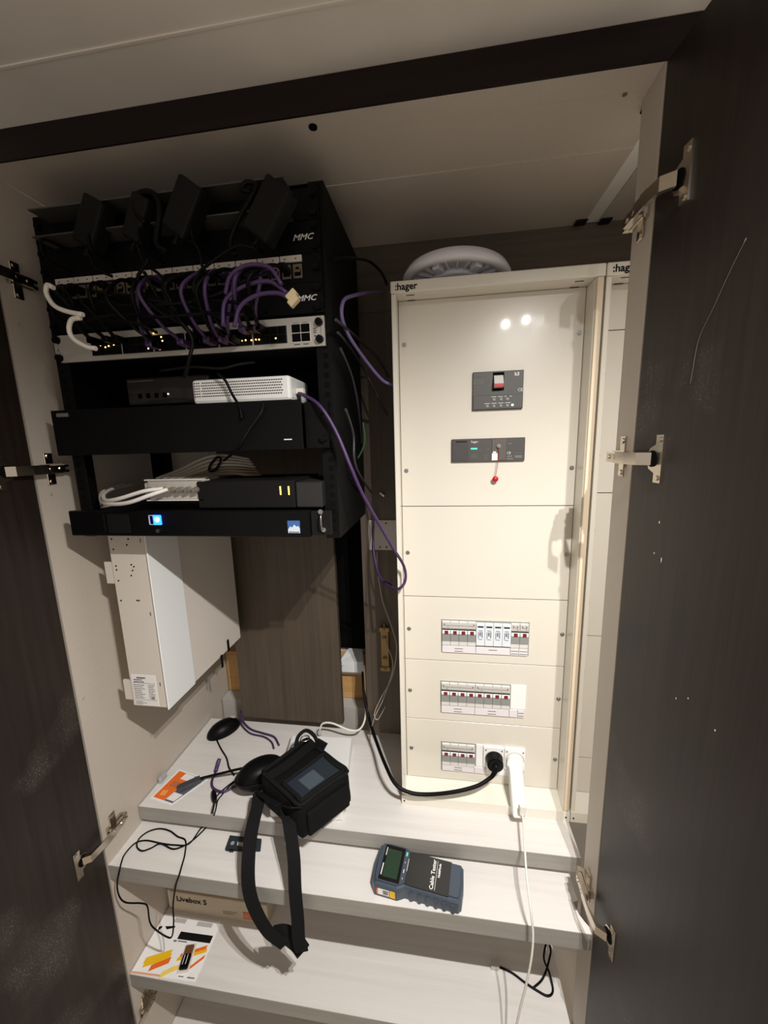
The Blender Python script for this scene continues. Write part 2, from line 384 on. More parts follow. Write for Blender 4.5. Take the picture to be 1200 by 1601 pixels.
for z in (a.z-.006,b.z+.006):
    bm = NB(); box(bm, a.x-.003,b.x+.003,.929,.932,z-.006,z+.006, bev=.001); cyl(bm,((a.x+b.x)/2,.928,z),.003,.003,n=8); ob('clamp', bm, M_brass, br)

# ================= ELECTRICAL ENCLOSURES =================
YP = .800; YE = .757
def enclosure(x0, w, seams, label, grp='white modular electrical enclosures'):
    x1 = x0+w; e = thing('electrical_enclosure', label, 'enclosure', ((x0+x1)/2,.85,-.825), grp)
    zt, zb = .291, -.825
    bm = NB()
    box(bm, x0,x1,YE+.03,.935,zt-.003,zt); box(bm, x0,x1,YE+.03,.935,zb,zb+.003); box(bm, x0,x0+.003,YE+.03,.935,zb,zt); box(bm, x1-.003,x1,YE+.03,.935,zb,zt); box(bm, x0,x1,.932,.935,zb,zt)
    ob('housing', bm, M_white, e)
    ob('top_cover', box(NB(), x0,x1,YE,YP+.03,zt-.0205,zt, bev=.002, seg=2), M_white, e)
    ob('side_lip', B(x0+.001,x0+.0095,YE+.003,YP+.03,zb+.001,zt-.021, bev=.0008), M_white, e)
    ob('side_lip', B(x1-.0155,x1-.001,YE+.003,YP+.03,zb+.026,zt-.021, bev=.0012), M_white, e)
    tag(ob('trim_strip', B(x1-.0135,x1-.003,YE-.0005,YE+.003,zb+.027,zt-.0215, bev=.0006), M_strip, e),'beige strip along the right edge')
    bm = NB(); prism(bm, [(YE,zb),(YE,zb+.024),(YE+.012,zb+.027),(YP+.002,zb+.036),(YP+.03,zb+.036),(YP+.03,zb)], x0, x1, axis='X'); ob('bottom_cover', bm, M_white, e)
    bm = NB()
    for x in (x0+.006, x1-.008): cyl(bm, (x,YE-.0003,zb+.010), .0018, .001, n=10)
    ob('rivet_hole', bm, M_void, e)
    bm = NB()
    for x in (x0+.028, x1-.045): box(bm, x,x+.015,YE+.0405,YE+.0415,zt-.0215,zt-.0207); box(bm, x,x+.015,YE+.014,YE+.0155,zt-.0213,zt-.0203)
    ob('latch_slot', bm, M_ink, e)
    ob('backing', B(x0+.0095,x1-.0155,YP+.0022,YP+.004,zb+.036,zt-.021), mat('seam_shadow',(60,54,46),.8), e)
    zs = [zt-.0205]+seams+[zb+.0365]
    for za, zb_ in zip(zs, zs[1:]):
        p = ob('cover_plate', B(x0+.0102,x1-.0162,YP,YP+.002,zb_+.0007,za-.0007, bev=.0005), M_plate, e)
    return e, x0, x1
e1, ex0, ex1 = enclosure(-.087, .368, [-.131,-.331,-.482,-.632], 'cream electrical enclosure with black main breaker and three breaker rows, plugs in its sockets')
for x, z in ((-.067,.191),(-.067,-.056),(.2575,.192),(.2585,-.056),(-.067,-.232),(.2595,-.232),(-.067,-.408),(.2605,-.407),(-.067,-.560),(.261,-.559),(-.066,-.711),(.261,-.711)):
    screw(min(x,.2575), YP-.001, z, e1, .0045)
text(':hager', .0165, front(-.0785,YE-.0003,.2752), M_ink, e1, 'maker_name', bold=.0004)
# main breaker
def group_part(name, bm, m): return ob(name, bm, m, e1)
mc = group_part('main_breaker', B(.0655,.160,YP-.006,YP+.001,.060,.1315, bev=.0008), M_grey)
ob('recess', B(.103,.124,YP-.0066,YP-.006,.0955,.129), M_void, mc)
bm = NB(); prism(bm, [(YP-.006,.100),(YP-.018,.101),(YP-.020,.108),(YP-.012,.122),(YP-.006,.124)], .1045,.1215, axis='X'); ob('toggle', bm, M_lgrey, mc)
ob('toggle_band', B(.1045,.1215,YP-.0205,YP-.0178,.1005,.1065), M_bred, mc)
text('hager', .0055, front(.0675,YP-.0064,.1215), M_gink, mc); text('h3', .009, front(.143,YP-.0064,.1215), M_wink, mc, bold=.0003); text('CE', .008, front(.1495,YP-.0064,.0925), M_wink, mc)
prints([(.068,.0705,.108,.118),(.073,.0755,.108,.118),(.078,.0805,.108,.118),(.083,.085,.108,.118)]+rows_of_print(.068,.086,.104,.003,3,.001,3)+[(.134,.149,.1145,.1152),(.135,.146,.0925,.0930)], front(0,YP-.0062,0), M_gink, mc)
ob('trip_unit', B(.0665,.159,YP-.0072,YP-.006,.0612,.0875, bev=.0005), M_grey, mc)
prints([(x,x+.009,.0835,.0843) for x in (.101,.113,.125,.130)]+[(x,x+.010,.0715,.0723) for x in (.088,.101,.114,.127)], front(0,YP-.0074,0), M_wink, mc)
for x, z in ((.106,.0790),(.119,.0790),(.131,.0790),(.0935,.067),(.106,.067),(.119,.067),(.131,.067)):
    bm = NB(); cyl(bm, (x,YP-.0078,z), .0027, .0014, n=14); box(bm, x-.002,x+.002,YP-.0088,YP-.0084,z-.0004,z+.0004); ob('dial', bm, M_mgrey, mc)
bm = NB(); cyl(bm, (.1405,YP-.0077,.0675), .0019, .001, n=12); tag(ob('lamp', bm, M_ledw, mc),'lit white indicator lamp')
# residual current relay
rc = group_part('residual_current_relay', B(.0255,.167,YP-.006,YP+.001,-.040,.0055, bev=.001), M_grey)
ob('blank_cover', B(.027,.058,YP-.0068,YP-.006,-.038,.0035, bev=.0004), mat('charcoal_cover',(64,60,60),.5), rc)
ob('grip_slot', B(.034,.055,YP-.0072,YP-.0066,-.0008,.0008), M_void, rc)
ob('test_block', B(.104,.131,YP-.0075,YP-.006,-.038,.004, bev=.0004), mat('brown_grey_cover',(92,84,80),.4), rc)
text('hager', .0062, front(.0635,YP-.0064,-.0025), M_wink, rc)
prints([(.0635,.0755,-.0152,-.0130)], front(0,YP-.0064,0), M_ledg, rc, 'status_lamp')
prints([(.079,.085,-.0168,-.0160),(.092,.100,-.0168,-.0160)]+rows_of_print(.0635,.079,-.025,.0022,4,.0008,4)+rows_of_print(.089,.101,-.027,.004,3,.0012,5), front(0,YP-.0064,0), M_gink, rc)
text('CE', .0062, front(.133,YP-.0064,-.026), M_wink, rc)
prints([(.135,.142,-.007,-.005),(.133,.143,-.032,-.029),(.133,.145,-.037,-.034)]+[(.149,.161,-.0245,-.0238),(.148,.162,-.034,-.029)], front(0,YP-.0064,0), M_gink, rc)
prints([(.104,.115,-.038,-.024),(.106,.112,-.0235,-.0205)], front(0,YP-.0078,0), M_paper, rc, 'paper_tag')
bm = NB(); cyl(bm, (.1165,YP-.0095,-.010), .004, .004, n=16); cyl(bm, (.1165,YP-.012,-.010), .0022, .002, n=12); ob('test_button', bm, M_zinc, rc)
sl = thing('lead_seal','small red plastic seal hanging by a thread from the relay','seal', tuple(Y(774,752,.79)))
ob('thread', tube(NB(), [Vector((.1165,.7865,-.012)),Y(779,715,.79),Y(776,735,.79),Y(774,745,.79)], .0006, 5), mat('red_thread',(150,60,50),.7), sl)
bm = NB(); bmesh.ops.create_icosphere(bm, subdivisions=2, radius=.0062, matrix=Matrix.Translation(Y(774,749,.79))@Matrix.Diagonal((1,.6,.95,1))); ob('seal', bm, M_bred, sl, smooth=True)
# breaker rows: each pole is a part with its own toggle
def pole(x, w, zt, toggled=True):
    h = .0565; b = ob('breaker_pole', B(x+.0003,x+w-.0003,YP-.005,YP+.001,zt-h,zt, bev=.0005), M_lgrey, e1)
    ob('rocker_recess', B(x+.0006,x+w-.0006,YP-.0054,YP-.005,zt-.0275,zt-.017), M_ink, b)
    bm = NB(); box(bm, x+.0006,x+w-.0006,YP-.008,YP-.005,zt-.0285,zt-.0200, bev=.0008); ob('toggle', bm, M_whitep, b)
    ob('toggle_mark', B(x+w*.30,x+w*.74,YP-.0084,YP-.0078,zt-.0283,zt-.0205), M_red, b)
    ob('lower_body', B(x+.0004,x+w-.0004,YP-.0066,YP-.005,zt-.0455,zt-.0295), M_mgrey, b); return b
def window(x0,x1,zt,n_):      # clear label flap over a group of poles
    o = ob('label_flap', B(x0+.001,x1-.001,YP-.0062,YP-.0052,zt-.0145,zt-.003), M_clear, e1)
    bm = NB()
    for x in (x0+.004,x1-.006): box(bm, x,x+.002,YP-.0070,YP-.0062,zt-.009,zt-.005)
    box(bm, x0+.004,x1-.004,YP-.0066,YP-.0062,zt-.0095,zt-.0088); box(bm, x0+.012,x0+.014,YP-.0066,YP-.0062,zt-.0135,zt-.0115)
    ob('flap_catch', bm, M_gink, o)
def strip(x0,x1,zt,h,lines,s_):
    o = ob('label_strip', B(x0+.0004,x1-.0004,YP-.0035,YP,zt-h,zt, bev=.0003), mat('label_paper',(226,220,222),.5), e1)
    c = (x0+x1)/2; w_ = min(.009,(x1-x0)*.42)
    bm = NB()
    for i in range(lines): box(bm, c-w_,c+w_,YP-.0039,YP-.0035,zt-h*.35-i*h*.38-.0013,zt-h*.35-i*h*.38)
    ob('print', bm, M_gink, o)
W = .01825
ZR = -.3845
ob('row_frame', B(.0045,.1905,YP-.0012,YP+.001,-.4595,-.3825), M_mgrey, e1)
for i in range(4): pole(.006+i*W, W, ZR)
window(.006,.079,ZR,4)
for i in range(4):       # surge arrester cartridges
    x = .006+(4+i)*W; b = ob('surge_arrester', B(x+.0003,x+W-.0003,YP-.008,YP+.001,ZR-.053,ZR-.002, bev=.0006), mat('pale_blue_grey',(222,226,230),.4), e1)
    ob('slot', B(x+.003,x+W-.003,YP-.0084,YP-.0078,ZR-.0105,ZR-.007), mat('dark_teal',(30,48,52),.4), b)
    prints([(x+.005,x+.013,ZR-.0185,ZR-.017),(x+.004,x+.0055,ZR-.036,ZR-.021),(x+.007,x+.010,ZR-.030,ZR-.021),(x+.0115,x+.0135,ZR-.034,ZR-.020),(x+.005,x+.013,ZR-.0385,ZR-.0372)], front(0,YP-.0081,0), mat('blue_grey_print',(90,104,130),.6), b)
for i in range(2): pole(.006+(8+i)*W, W, ZR); window(.006+(8+i)*W,.006+(9+i)*W,ZR,1)
strip(.006,.079,-.4425,.0165,2,1); strip(.079,.152,-.4425,.0165,1,2); strip(.152,.170,-.4425,.0165,2,3); strip(.170,.1885,-.4425,.0165,2,4)
ZR = -.533
ob('row_frame', B(.0025,.1565,YP-.0012,YP+.001,-.6105,-.531), M_mgrey, e1)
for i in range(8): pole(.004+i*W*1.03, W*1.03, ZR)
window(.004,.079,ZR,4); window(.080,.154,ZR,4)
strip(.004,.079,-.591,.018,2,5); strip(.079,.154,-.591,.018,2,6); strip(.154,.172,-.591,.018,0,7); strip(.172,.186,-.591,.018,2,8)
ob('blank_cover', B(.1565,.189,YP-.002,YP+.001,-.590,-.531, bev=.0006), M_whitep, e1)
ZR = -.689
ob('row_frame', B(.0035,.083,YP-.0012,YP+.001,-.7625,-.687), M_mgrey, e1)
for i in range(4): pole(.0055+i*W*1.03, W*1.03, ZR)
window(.0055,.0795,ZR,4); strip(.0055,.080,-.745,.0165,2,9)
ob('blank_cover', B(.0835,.0985,YP-.002,YP+.001,-.745,-.687, bev=.0006), M_whitep, e1)
strip(.080,.107,-.746,.016,0,10); ob('blank_cover', B(.107,.160,YP-.0012,YP+.001,-.764,-.745, bev=.0004), M_whitep, e1)
for xs in (.100,.1465):
    s_ = ob('socket_outlet', B(xs,xs+.0455,YP-.006,YP+.001,-.743,-.688, bev=.0012), M_whitep, e1)
    bm = NB(); cyl(bm, (xs+.023,YP-.0065,-.716), .0205, .0016, n=32); ob('socket_well', bm, mat('socket_grey',(196,192,186),.5), s_)
    for dx in (.005,.0405): bm = NB(); cyl(bm, (xs+dx,YP-.0067,-.6955), .0016, .0012, n=10); ob('screw', bm, M_gink, s_)
# second enclosure, mostly hidden by the partition
e2, _, _ = enclosure(.2825, .368, [.193,-.106,-.408,-.70], 'second cream electrical enclosure mostly hidden behind the right partition')
text(':hager', .0165, front(.291,YE-.0003,.2752), M_ink, e2, 'maker_name', bold=.0004)
for z in (.117,-.033,-.181,-.334,-.490,-.637): screw(.303, YP-.001, z, e2, .0045)

# ================= ACCESS POINT DISC =================
dc = Vector((.033,.862,.291)); ap = thing('access_point','round white ceiling access point leaning upside down on top of the enclosure','access point', tuple(dc))
Md = Matrix.Translation((.034,.838,.3165)) @ Matrix.Rotation(math.radians(-4),4,'X') @ Matrix.Rotation(math.radians(2),4,'Y')
def lathe(bm, prof, n=64, M=None):
    rings = []
    for r,z in prof: rings.append([bm.verts.new((r*math.cos(2*math.pi*i/n), r*math.sin(2*math.pi*i/n), z)) for i in range(n)])
    for A,C in zip(rings, rings[1:]):
        for i in range(n): f = bm.faces.new((A[i],A[(i+1)%n],C[(i+1)%n],C[i])); f.smooth = True
    bm.faces.new(rings[0]); bm.faces.new(rings[-1][::-1]); bmesh.ops.recalc_face_normals(bm, faces=bm.faces[:])
    if M is not None: bmesh.ops.transform(bm, matrix=M, verts=[v for r in rings for v in r])
    return bm
M_ap = mat('cool_white_plastic',(232,232,240),.35)
ob('shell', lathe(NB(), [(.001,.022),(.05,.021),(.08,.017),(.098,.008),(.104,-.002),(.104,-.008),(.100,-.011),(.086,-.011),(.083,-.004),(.001,-.004)], 72, Md), M_ap, ap)
ob('hub', lathe(NB(), [(.001,-.004),(.052,-.004),(.052,-.012),(.048,-.014),(.001,-.014)], 48, Md), M_ap, ap)
bm = NB()
for i in range(24):
    q = Matrix.Rotation(i*math.pi/12,4,'Z'); box(bm, .053,.084,-.0011,.0011,-.009,-.003, Md@q)
    if i%4 == 0: box(bm, .058,.078,-.007,.007,-.0125,-.003, Md@q, bev=.001)
ob('rib', bm, M_ap, ap)
ob('foot', lathe(NB(), [(.001,-.014),(.040,-.014),(.040,-.025),(.001,-.025)], 40, Md), mat('dark_foot',(50,50,54),.5), ap)

# ================= RACK =================
RL, RR_, RT, RBt = -.665, -.168, .385, -.157
rk = thing('network_rack','open black wall rack frame holding the network equipment at the left','rack', (-.42,.74,RBt))
for s, x in ((1,RL),(-1,RR_)):
    bm = NB(); xa, xb = sorted((x, x+s*.024)); box(bm, xa,xb,.625,.6275,RBt,RT, bev=.0004); xa, xb = sorted((x, x+s*.0022)); box(bm, xa,xb,.6275,.665,RBt,RT)
    ob('post', bm, M_blackm, rk)
    bm = NB()
    for i in range(36):
        z = RT-.008-i*.0148; box(bm, x+s*.009-.004*(s>0)+(0 if s>0 else -.004), x+s*.009+.004*(s>0)+(0 if s>0 else .004), .6246,.6252,z-.004,z+.004)
    tag(ob('mounting_holes', bm, M_void, rk), kind='stuff')
    bm = NB(); xa, xb = sorted((x, x+s*.024)); box(bm, xa,xb,.858,.860,RBt,RT); xa, xb = sorted((x, x+s*.0022)); box(bm, xa,xb,.82,.858,RBt,RT); ob('post', bm, M_blackm, rk)
ob('side_panel', B(RR_-.0015,RR_,.665,.82,RBt,RT), M_blackm, rk); ob('side_panel', B(RL,RL+.0015,.665,.82,.07,RT), M_blackm, rk)
ob('top_panel', B(RL,RR_,.628,.86,RT-.0015,RT), M_blackm, rk)
ob('rear_panel', B(RL+.0022,RR_-.0022,.856,.8575,.02,RT-.002), M_blackm, rk)
for z in (RT-.04, RBt+.02): ob('wall_bracket', B(XL+.0005,RL,.70,.73,z-.015,z+.015), M_blackm, rk)
bm = NB()
for i in range(34):
    z = RT-.02-i*.0152
    for y in (.83,.845): box(bm, RR_-.0002,RR_+.0004,y-.0035,y+.0035,z-.004,z+.004)
tag(ob('side_perforations', bm, M_void, rk), kind='stuff')
def rscrew(x, z, y, parent):
    bm = NB(); cyl(bm, (x,y-.003,z), .0062, .006, n=16, r2=.0055); cyl(bm, (x,y-.0064,z), .0035, .001, n=10); return ob('thumb_screw', bm, M_black, parent)
UX0, UX1 = -.658, -.1755
# top tray
t = thing('cable_tray','shallow black rack tray at the top of the rack, full of power adapters','tray',(-.417,.66,.333))
ob('face', B(UX0,UX1,.6215,.6245,.334,.3755), M_blackm, t)
bm = NB(); box(bm, -.628,-.215,.585,.6215,.3705,.3725); ob('lip', bm, mat('highlit_black_edge',(70,68,64),.35), t)  # edge highlight put into the paler colour of both lips
bm = NB(); box(bm, -.628,-.215,.585,.6215,.3325,.3345); ob('lip', bm, mat('highlit_black_edge',(70,68,64),.35), t)
ob('floor_plate', B(-.628,-.205,.6245,.80,.334,.336), M_blackm, t)
for x in (UX0+.008,UX1-.008):
    for z in (.342,.367): rscrew(x,z,.6215,t)
def adapter(c, size, ang, tilt, label, wire):
    a = thing('power_adapter', label, 'adapter', tuple(c), 'power adapters on the top tray')
    M = Matrix.Translation(c)@Matrix.Rotation(math.radians(ang),4,'Y')@Matrix.Rotation(math.radians(tilt),4,'X')
    sx,sy,sz = size
    ob('body', box(NB(), -sx/2,sx/2,-sy/2,sy/2,-sz/2,sz/2, M, .004, 0, 2), M_blk2, a)
    ob('seam', box(NB(), -sx/2-.0002,sx/2+.0002,-.0006,.0006,-sz/2-.0002,sz/2+.0002, M), M_black, a)
    bm = NB(); cyl(bm, (0,0,-sz/2-.006), .005, .014, 'Z', 10, .003, M); ob('strain_relief', bm, M_black, a)
    ob('cord', tube(NB(), [M@Vector((0,0,-sz/2-.010))]+wire, .0022, 7), M_cab, a); return a
P_ = lambda *q, y=.57: [Y(a,b,y) for a,b in q]
adapter(Y(423,333,.575)+Vector((0,0,0)), (.042,.030,.072), 40, 8, 'wide black power adapter tilted at the right end of the top tray', P_((395,388),(370,385),(330,410),(310,430),(330,455)))
adapter(Y(293,330,.575), (.040,.030,.070), 38, 8, 'black power adapter tilted at the middle of the top tray', P_((300,378),(312,395),(318,420),(345,440)))
adapter(Y(220,345,.585), (.030,.026,.062), 30, 4, 'black power adapter under the cable loop, left of the middle one', P_((215,385),(225,410),(250,430),(262,450)))
adapter(Y(148,352,.585), (.036,.028,.068), 32, 4, 'black power adapter at the left end of the top tray', P_((140,400),(150,420),(175,432)))
cable('adapter_cable', P_((228,350),(212,330),(212,308),(230,300),(246,310),(250,335),(245,380),(262,395), y=.575), .0045, M_cab, 'black cord arching over the tray between the two left adapters')
cable('adapter_cable', P_((392,300),(378,296),(385,285),(400,290),(392,310),(372,345),(360,380),(368,400), y=.575), .0035, M_cab, 'black cord looping beside the right-hand adapter')
# cable managers
def manager(z0, label):
    z1 = z0+.0435; t = thing('cable_manager', label, 'cable manager', (-.417,.62,z0), 'black cable management panels')
    ob('panel', B(UX0,UX1,.6205,.6245,z0,z1), M_blackm, t)
    bm = NB()
    for i in range(5):
        x = -.60+i*.083
        tube(bm, [(x,.62,z0+.006),(x,.585,z0+.006),(x,.572,z0+.013),(x,.572,z1-.013),(x,.585,z1-.006),(x,.62,z1-.006)], .0022, 6, 4)
    for i in range(5):
        x = -.60+i*.083
        b2 = NB(); tube(b2, [(x,.62,z0+.006),(x,.585,z0+.006),(x,.572,z0+.013),(x,.572,z1-.013),(x,.585,z1-.006),(x,.62,z1-.006)], .0022, 6, 4); ob('ring', b2, M_blackm, t)
    bm.free()
    for x in (UX0+.008,UX1-.008):
        for z in (z0+.008,z1-.008): rscrew(x,z,.6205,t)
    text('MMC', .0115, front(-.218,.6202,z0+.018), M_wink, t, 'maker_name', italic=.35, bold=.00015, sx=1.2); return t
manager(.2885,'black cable manager with MMC lettering above the patch panel'); manager(.2035,'black cable manager with MMC lettering between patch panel and switch')
# patch panel
t = thing('patch_bay','black patch panel with a row of white label holders and rj45 jacks','patch panel',(-.417,.62,.2475))
ob('panel', B(UX0,UX1,.6205,.6245,.2475,.2875), M_blackm, t)
n = 12; lw = (.634-.204)/n
for i in range(n):
    x = -.634+i*lw; o = ob('label_holder', B(x+.0008,x+lw-.0008,.617,.6205,.2765,.2855, bev=.0004), mat('label_ivory',(214,206,196),.5), t)
    prints([(x+.007,x+.010,.2795,.2815),(x+.024,x+.027,.2795,.2815)], front(0,.6168,0), M_gink, o)
for i in range(24):
    x = -.630+i*.01780; bm = NB(); box(bm, x-.0003+.001,x+.0150,.6185,.6205,.254,.2735); o = ob('jack', bm, mat('jack_metal',(120,110,98),.4,.4), t)
    bm = NB(); box(bm, x+.003,x+.013,.6178,.6184,.257,.266); box(bm, x+.0055,x+.0105,.6178,.6184,.266,.269); ob('jack_opening', bm, M_void, o)
    bm = NB()
    for k in range(4): box(bm, x+.004+k*.0022,x+.005+k*.0022,.6172,.6177,.262,.2655)
    ob('contacts', bm, M_gold, o)
for x in (UX0+.008,UX1-.008): rscrew(x,.268,.6205,t)
# switch
t = thing('network_switch','silver 48 port network switch full of patch cables in the rack','switch',(-.417,.62,.155))
bm = NB()
box(bm, UX0+.008,UX1-.0055,.620,.6245,.1545,.1985)
box(bm, UX0,UX0+.0085,.620,.6245,.166,.187); box(bm, UX1-.006,UX1,.620,.6245,.1545,.1985)
ob('face', bm, M_sil, t); ob('chassis', B(-.637,-.20,.6245,.845,.157,.197), M_blackm, t)
for g in range(6):
    x0 = -.585+g*.0585
    o = ob('port_block', B(x0,x0+.0555,.6185,.620,.162,.1875), M_blk2, t)
    for i in range(4):
        for z in (.1635,.1762):
            ob('port', B(x0+.0015+i*.0135,x0+.0015+i*.0135+.0112,.6178,.6184,z,z+.0105), M_void, o)
bm = NB()
for i in range(4):
    x = -.228+(i%2)*.0152; z = .1625+(i//2)*.0135; b2 = B(x,x+.0138,.6180,.6195,z,z+.0120); ob('module_port', b2, M_void, t)
bm.free()
ob('module_bezel', B(-.2295,-.1975,.6188,.6199,.1610,.1895), M_lgrey, t)
prints([(-.226,-.216,.1895,.1905),(-.211,-.202,.1895,.1905),(-.226,-.216,.158,.159),(-.211,-.202,.158,.159)]+[(-.1935,-.1885,.180-.003*i,.181-.003*i) for i in range(3)]+[(-.192,-.190,.1685,.1705),(-.188,-.185,.169,.170)], front(0,.6198,0), M_ink, t)
text('A', .008, front(-.6545,.6198,.1725), M_gink, t, 'emblem')
for z in (.164,.189): rscrew(UX1-.008,z,.620,t); rscrew(UX0+.008,z+.002*(1 if z>.18 else -1),.620,t)
bm = NB(); rg = random.Random(5)
for px,py in ((160,527),(168,530),(172,534),(157,540),(165,543),(170,541),(178,539),(148,546),(240,521),(252,527),(254,533),(240,540),(246,544),(232,545),(250,546),(322,533),(353,534),(358,531),(362,536),(349,538),(367,535),(372,533),(378,533),(384,532),(393,532),(400,531),(405,531),(431,529)):
    p = Y(px,py,.6176); box(bm, p.x-.0009,p.x+.0009,p.y-.0006,p.y,p.z-.0009,p.z+.0009)
tag(ob('link_lamps', bm, M_ledy, t),'tiny lit amber link lamps', kind='stuff')
# patch cables: black and purple bundles
def patch(x0, x1, bulge, m, r, label, grp, z0=.263, z1=.172, side=0):
    c = thing('patch_cable', label, 'cable', (x0,.61,z0), grp)
    mid = (x0+x1)/2+side
    pts = [(x0,.592,z0-.002),(x0+(mid-x0)*.4,.575-bulge*.3,z0-.010),(mid,.560-bulge,(z0+z1)/2+.006),(x1+(mid-x1)*.4,.572-bulge*.3,z1+.018),(x1,.596,z1+.002)]
    ob('cord', tube(NB(), [Vector(p) for p in pts], r, 7, 6), m, c)
    for x,z,tl in ((x0,z0,-.10),(x1,z1,.5)):
        ob('plug', B(x-.0055,x+.0055,.594,.6176,z-.0045,z+.0045, bev=.001), m, c)
    return c
rg = random.Random(11)
kk = 'black patch cables between patch panel and switch'; kp = 'purple patch cables between patch panel and switch'
ORD = ['leftmost','second from the left','third from the left','fourth from the left','fifth from the left','sixth from the left','middle','seventh from the right','sixth from the right','fifth from the right','fourth from the right','third from the right','second from the right','rightmost']
for i, pi in enumerate((0,1,2,5,8,10,12,13,14,15,16,18,20,22)):
    xa = -.628+.0178*pi+.008
    xb = -.585+.0585*(0,0,0,1,2,2,3,3,4,3,4,4,5,5)[i]+.007+.0135*rg.randint(0,3)
    patch(xa, xb, rg.uniform(.0,.022), M_cab, .0028, ORD[i]+' of the black patch cables leaving the patch panel', kk, z1=rg.choice((.1685,.1812)), side=rg.uniform(-.02,.02)+(.03 if i < 3 else 0))
OP = ['leftmost','second from the left','third from the left','middle','third from the right','second from the right','rightmost']
for i,(xa,xb) in enumerate(((-.445,-.46),(-.43,-.405),(-.34,-.36),(-.325,-.34),(-.29,-.322),(-.272,-.300),(-.255,-.275))):
    patch(xa, xb, rg.uniform(.004,.020), M_purp, .0028, OP[i]+' of the purple patch cables looping down to the switch', kp, z1=rg.choice((.1685,.1812)), side=rg.uniform(-.012,.02))
# loose wires slumped across the managers
lw_ = 'loose black wires drooping across the rack fronts'
for lab_, q in zip(('uppermost long black wire sagging across the rack below the patch panel','lowest long black wire sagging just above the switch','black wire sloping down from the left end of the patch panel','black wire falling from the patch panel past the switch to the router','short black wire slanting right from under the tray','short black wire rising to the right end of the patch panel','black wire sagging at the left, above the first switch ports'), (((150,470),(200,478),(260,476),(330,470),(390,476)),((130,500),(190,492),(250,496),(320,490),(380,492)),((140,455),(200,462),(240,470),(300,480),(350,500)),((225,425),(250,470),(280,500),(300,530),(296,560),(288,590)),((232,405),(215,440),(240,480),(290,510)),((300,470),(340,460),(380,440),(430,425)),((125,470),(160,500),(210,505),(245,520)))):
    cable('loose_wire', [Y(a,b,.552+.006*(i%2)) for i,(a,b) in enumerate(q)], .0026, M_cab, lab_, lw_)
cable('purple_patch_lead', P_((348,510),(352,470),(380,448),(420,440),(448,458), y=.552), .0029, M_purp, 'upper purple lead arching to the loose plug beside the MMC lettering')
cable('purple_patch_lead', P_((366,512),(375,480),(400,462),(432,458),(452,466), y=.550), .0029, M_purp, 'lower purple lead arching to the loose plug beside the MMC lettering')
cable('purple_patch_lead', P_((352,460),(360,432),(385,415),(420,418),(440,445), y=.548), .0029, M_purp, 'purple lead arching highest, in front of the patch panel')
pg = thing('network_plug','two loose clear rj45 plugs lying beside the lower MMC lettering','plug', tuple(Y(455,470,.55)))
for (px,py) in ((456,462),(459,471)):
    c = Y(px,py,.55); ob('plug', box(NB(), -.008,.008,-.005,.005,-.0045,.0045, Matrix.Translation(c)@Matrix.Rotation(-.7,4,'Y'), .001), mat('gilt_clear',(226,206,170),.25,.3), pg)
cable('white_patch_cable', P_((84,450),(74,446),(73,460),(85,478),(105,487),(130,492), y=.538), .0034, M_wcab, 'upper white cable bulging at the left end of the patch panel')
cable('white_patch_cable', P_((126,497),(112,500),(108,515),(115,530),(135,542),(150,545), y=.538), .0034, M_wcab, 'lower white cable bulging at the left end of the switch')
# equipment in the open bay
rt = thing('router','dark grey router with four ports behind the white perforated box','router', tuple(Y(250,635,.70)))
a, b = Y(195,592,.70), Y(330,629,.70)
ob('case', box(NB(), a.x,b.x,.70,.80,b.z+.001,a.z, None, .004, 0, 2), mat('dim_grey_plastic',(58,55,52),.45), rt)
for i in range(4): x = a.x+.024+i*.0175; ob('port', B(x,x+.008,.6992,.7002,b.z+.013,b.z+.022), M_void, rt)
bm = NB(); cyl(bm, (a.x+.088,.6992,b.z+.019), .0013, .001, n=8); ob('lamp', bm, M_ledw, rt)
ob('logo_bar', B(a.x+.005,a.x+.060,.6994,.7002,a.z-.0075,a.z-.005), M_gink, rt)
# 2U drawer and shelf under the router
t = thing('rack_drawer','plain black two unit rack drawer below the white perforated box','drawer',(-.43,.66,-.005))
ob('face', B(-.662,-.213,.596,.600,-.005,.072, bev=.0008), M_blackm, t); ob('box', B(-.645,-.225,.600,.84,-.003,.068), M_blackm, t)
bm = NB(); box(bm, -.213,-.176,.612,.6245,-.003,.069); ob('ear', bm, M_blackm, t)
p = Y(450,687,.5955); ob('badge', B(p.x-.0065,p.x+.0065,.5952,.5962,p.z-.0008,p.z+.0008), M_wink, t)
p = Y(96,649,.5955); ob('sticker', B(p.x-.010,p.x+.013,.5952,.5962,p.z-.003,p.z+.003), M_gink, t)
for z in (.012,.055): rscrew(UX1-.008,z,.612,t)
# media converter (perforated white box)
x0,x1 = -.404,-.234; mcv = thing('perforated_box','white perforated media box with a purple cable in its right end','box',(-.32,.66,.073))
zb_, zt_ = .0735,.1125; MM = Matrix.Translation((0,0,0))
ob('case', box(NB(), x0,x1,.612,.70,zb_,zt_, None, .005, 0, 2), M_whitep, mcv)
bm = NB()
for r in range(6):
    for i in range(36):
        x = x0+.018+i*.0040+(.002 if r%2 else 0)
        if x < x1-.012: box(bm, x-.0013,x+.0013,.6113,.6122,zb_+.012+r*.0042-.0007,zb_+.012+r*.0042+.0007)
    for i in range(3): box(bm, x0+.0050+i*.004-.0012,x0+.0050+i*.004+.0012,.6113,.6122,zb_+.012+r*.0042-.0007,zb_+.012+r*.0042+.0007)
tag(ob('vent_slots', bm, M_ink, mcv), kind='stuff')
for x in (x0+.028,x1-.028): bm = NB(); cyl(bm, (x,.622,zb_-.0006), .004, .0015, 'Z', 12); ob('foot', bm, M_blk2, mcv)
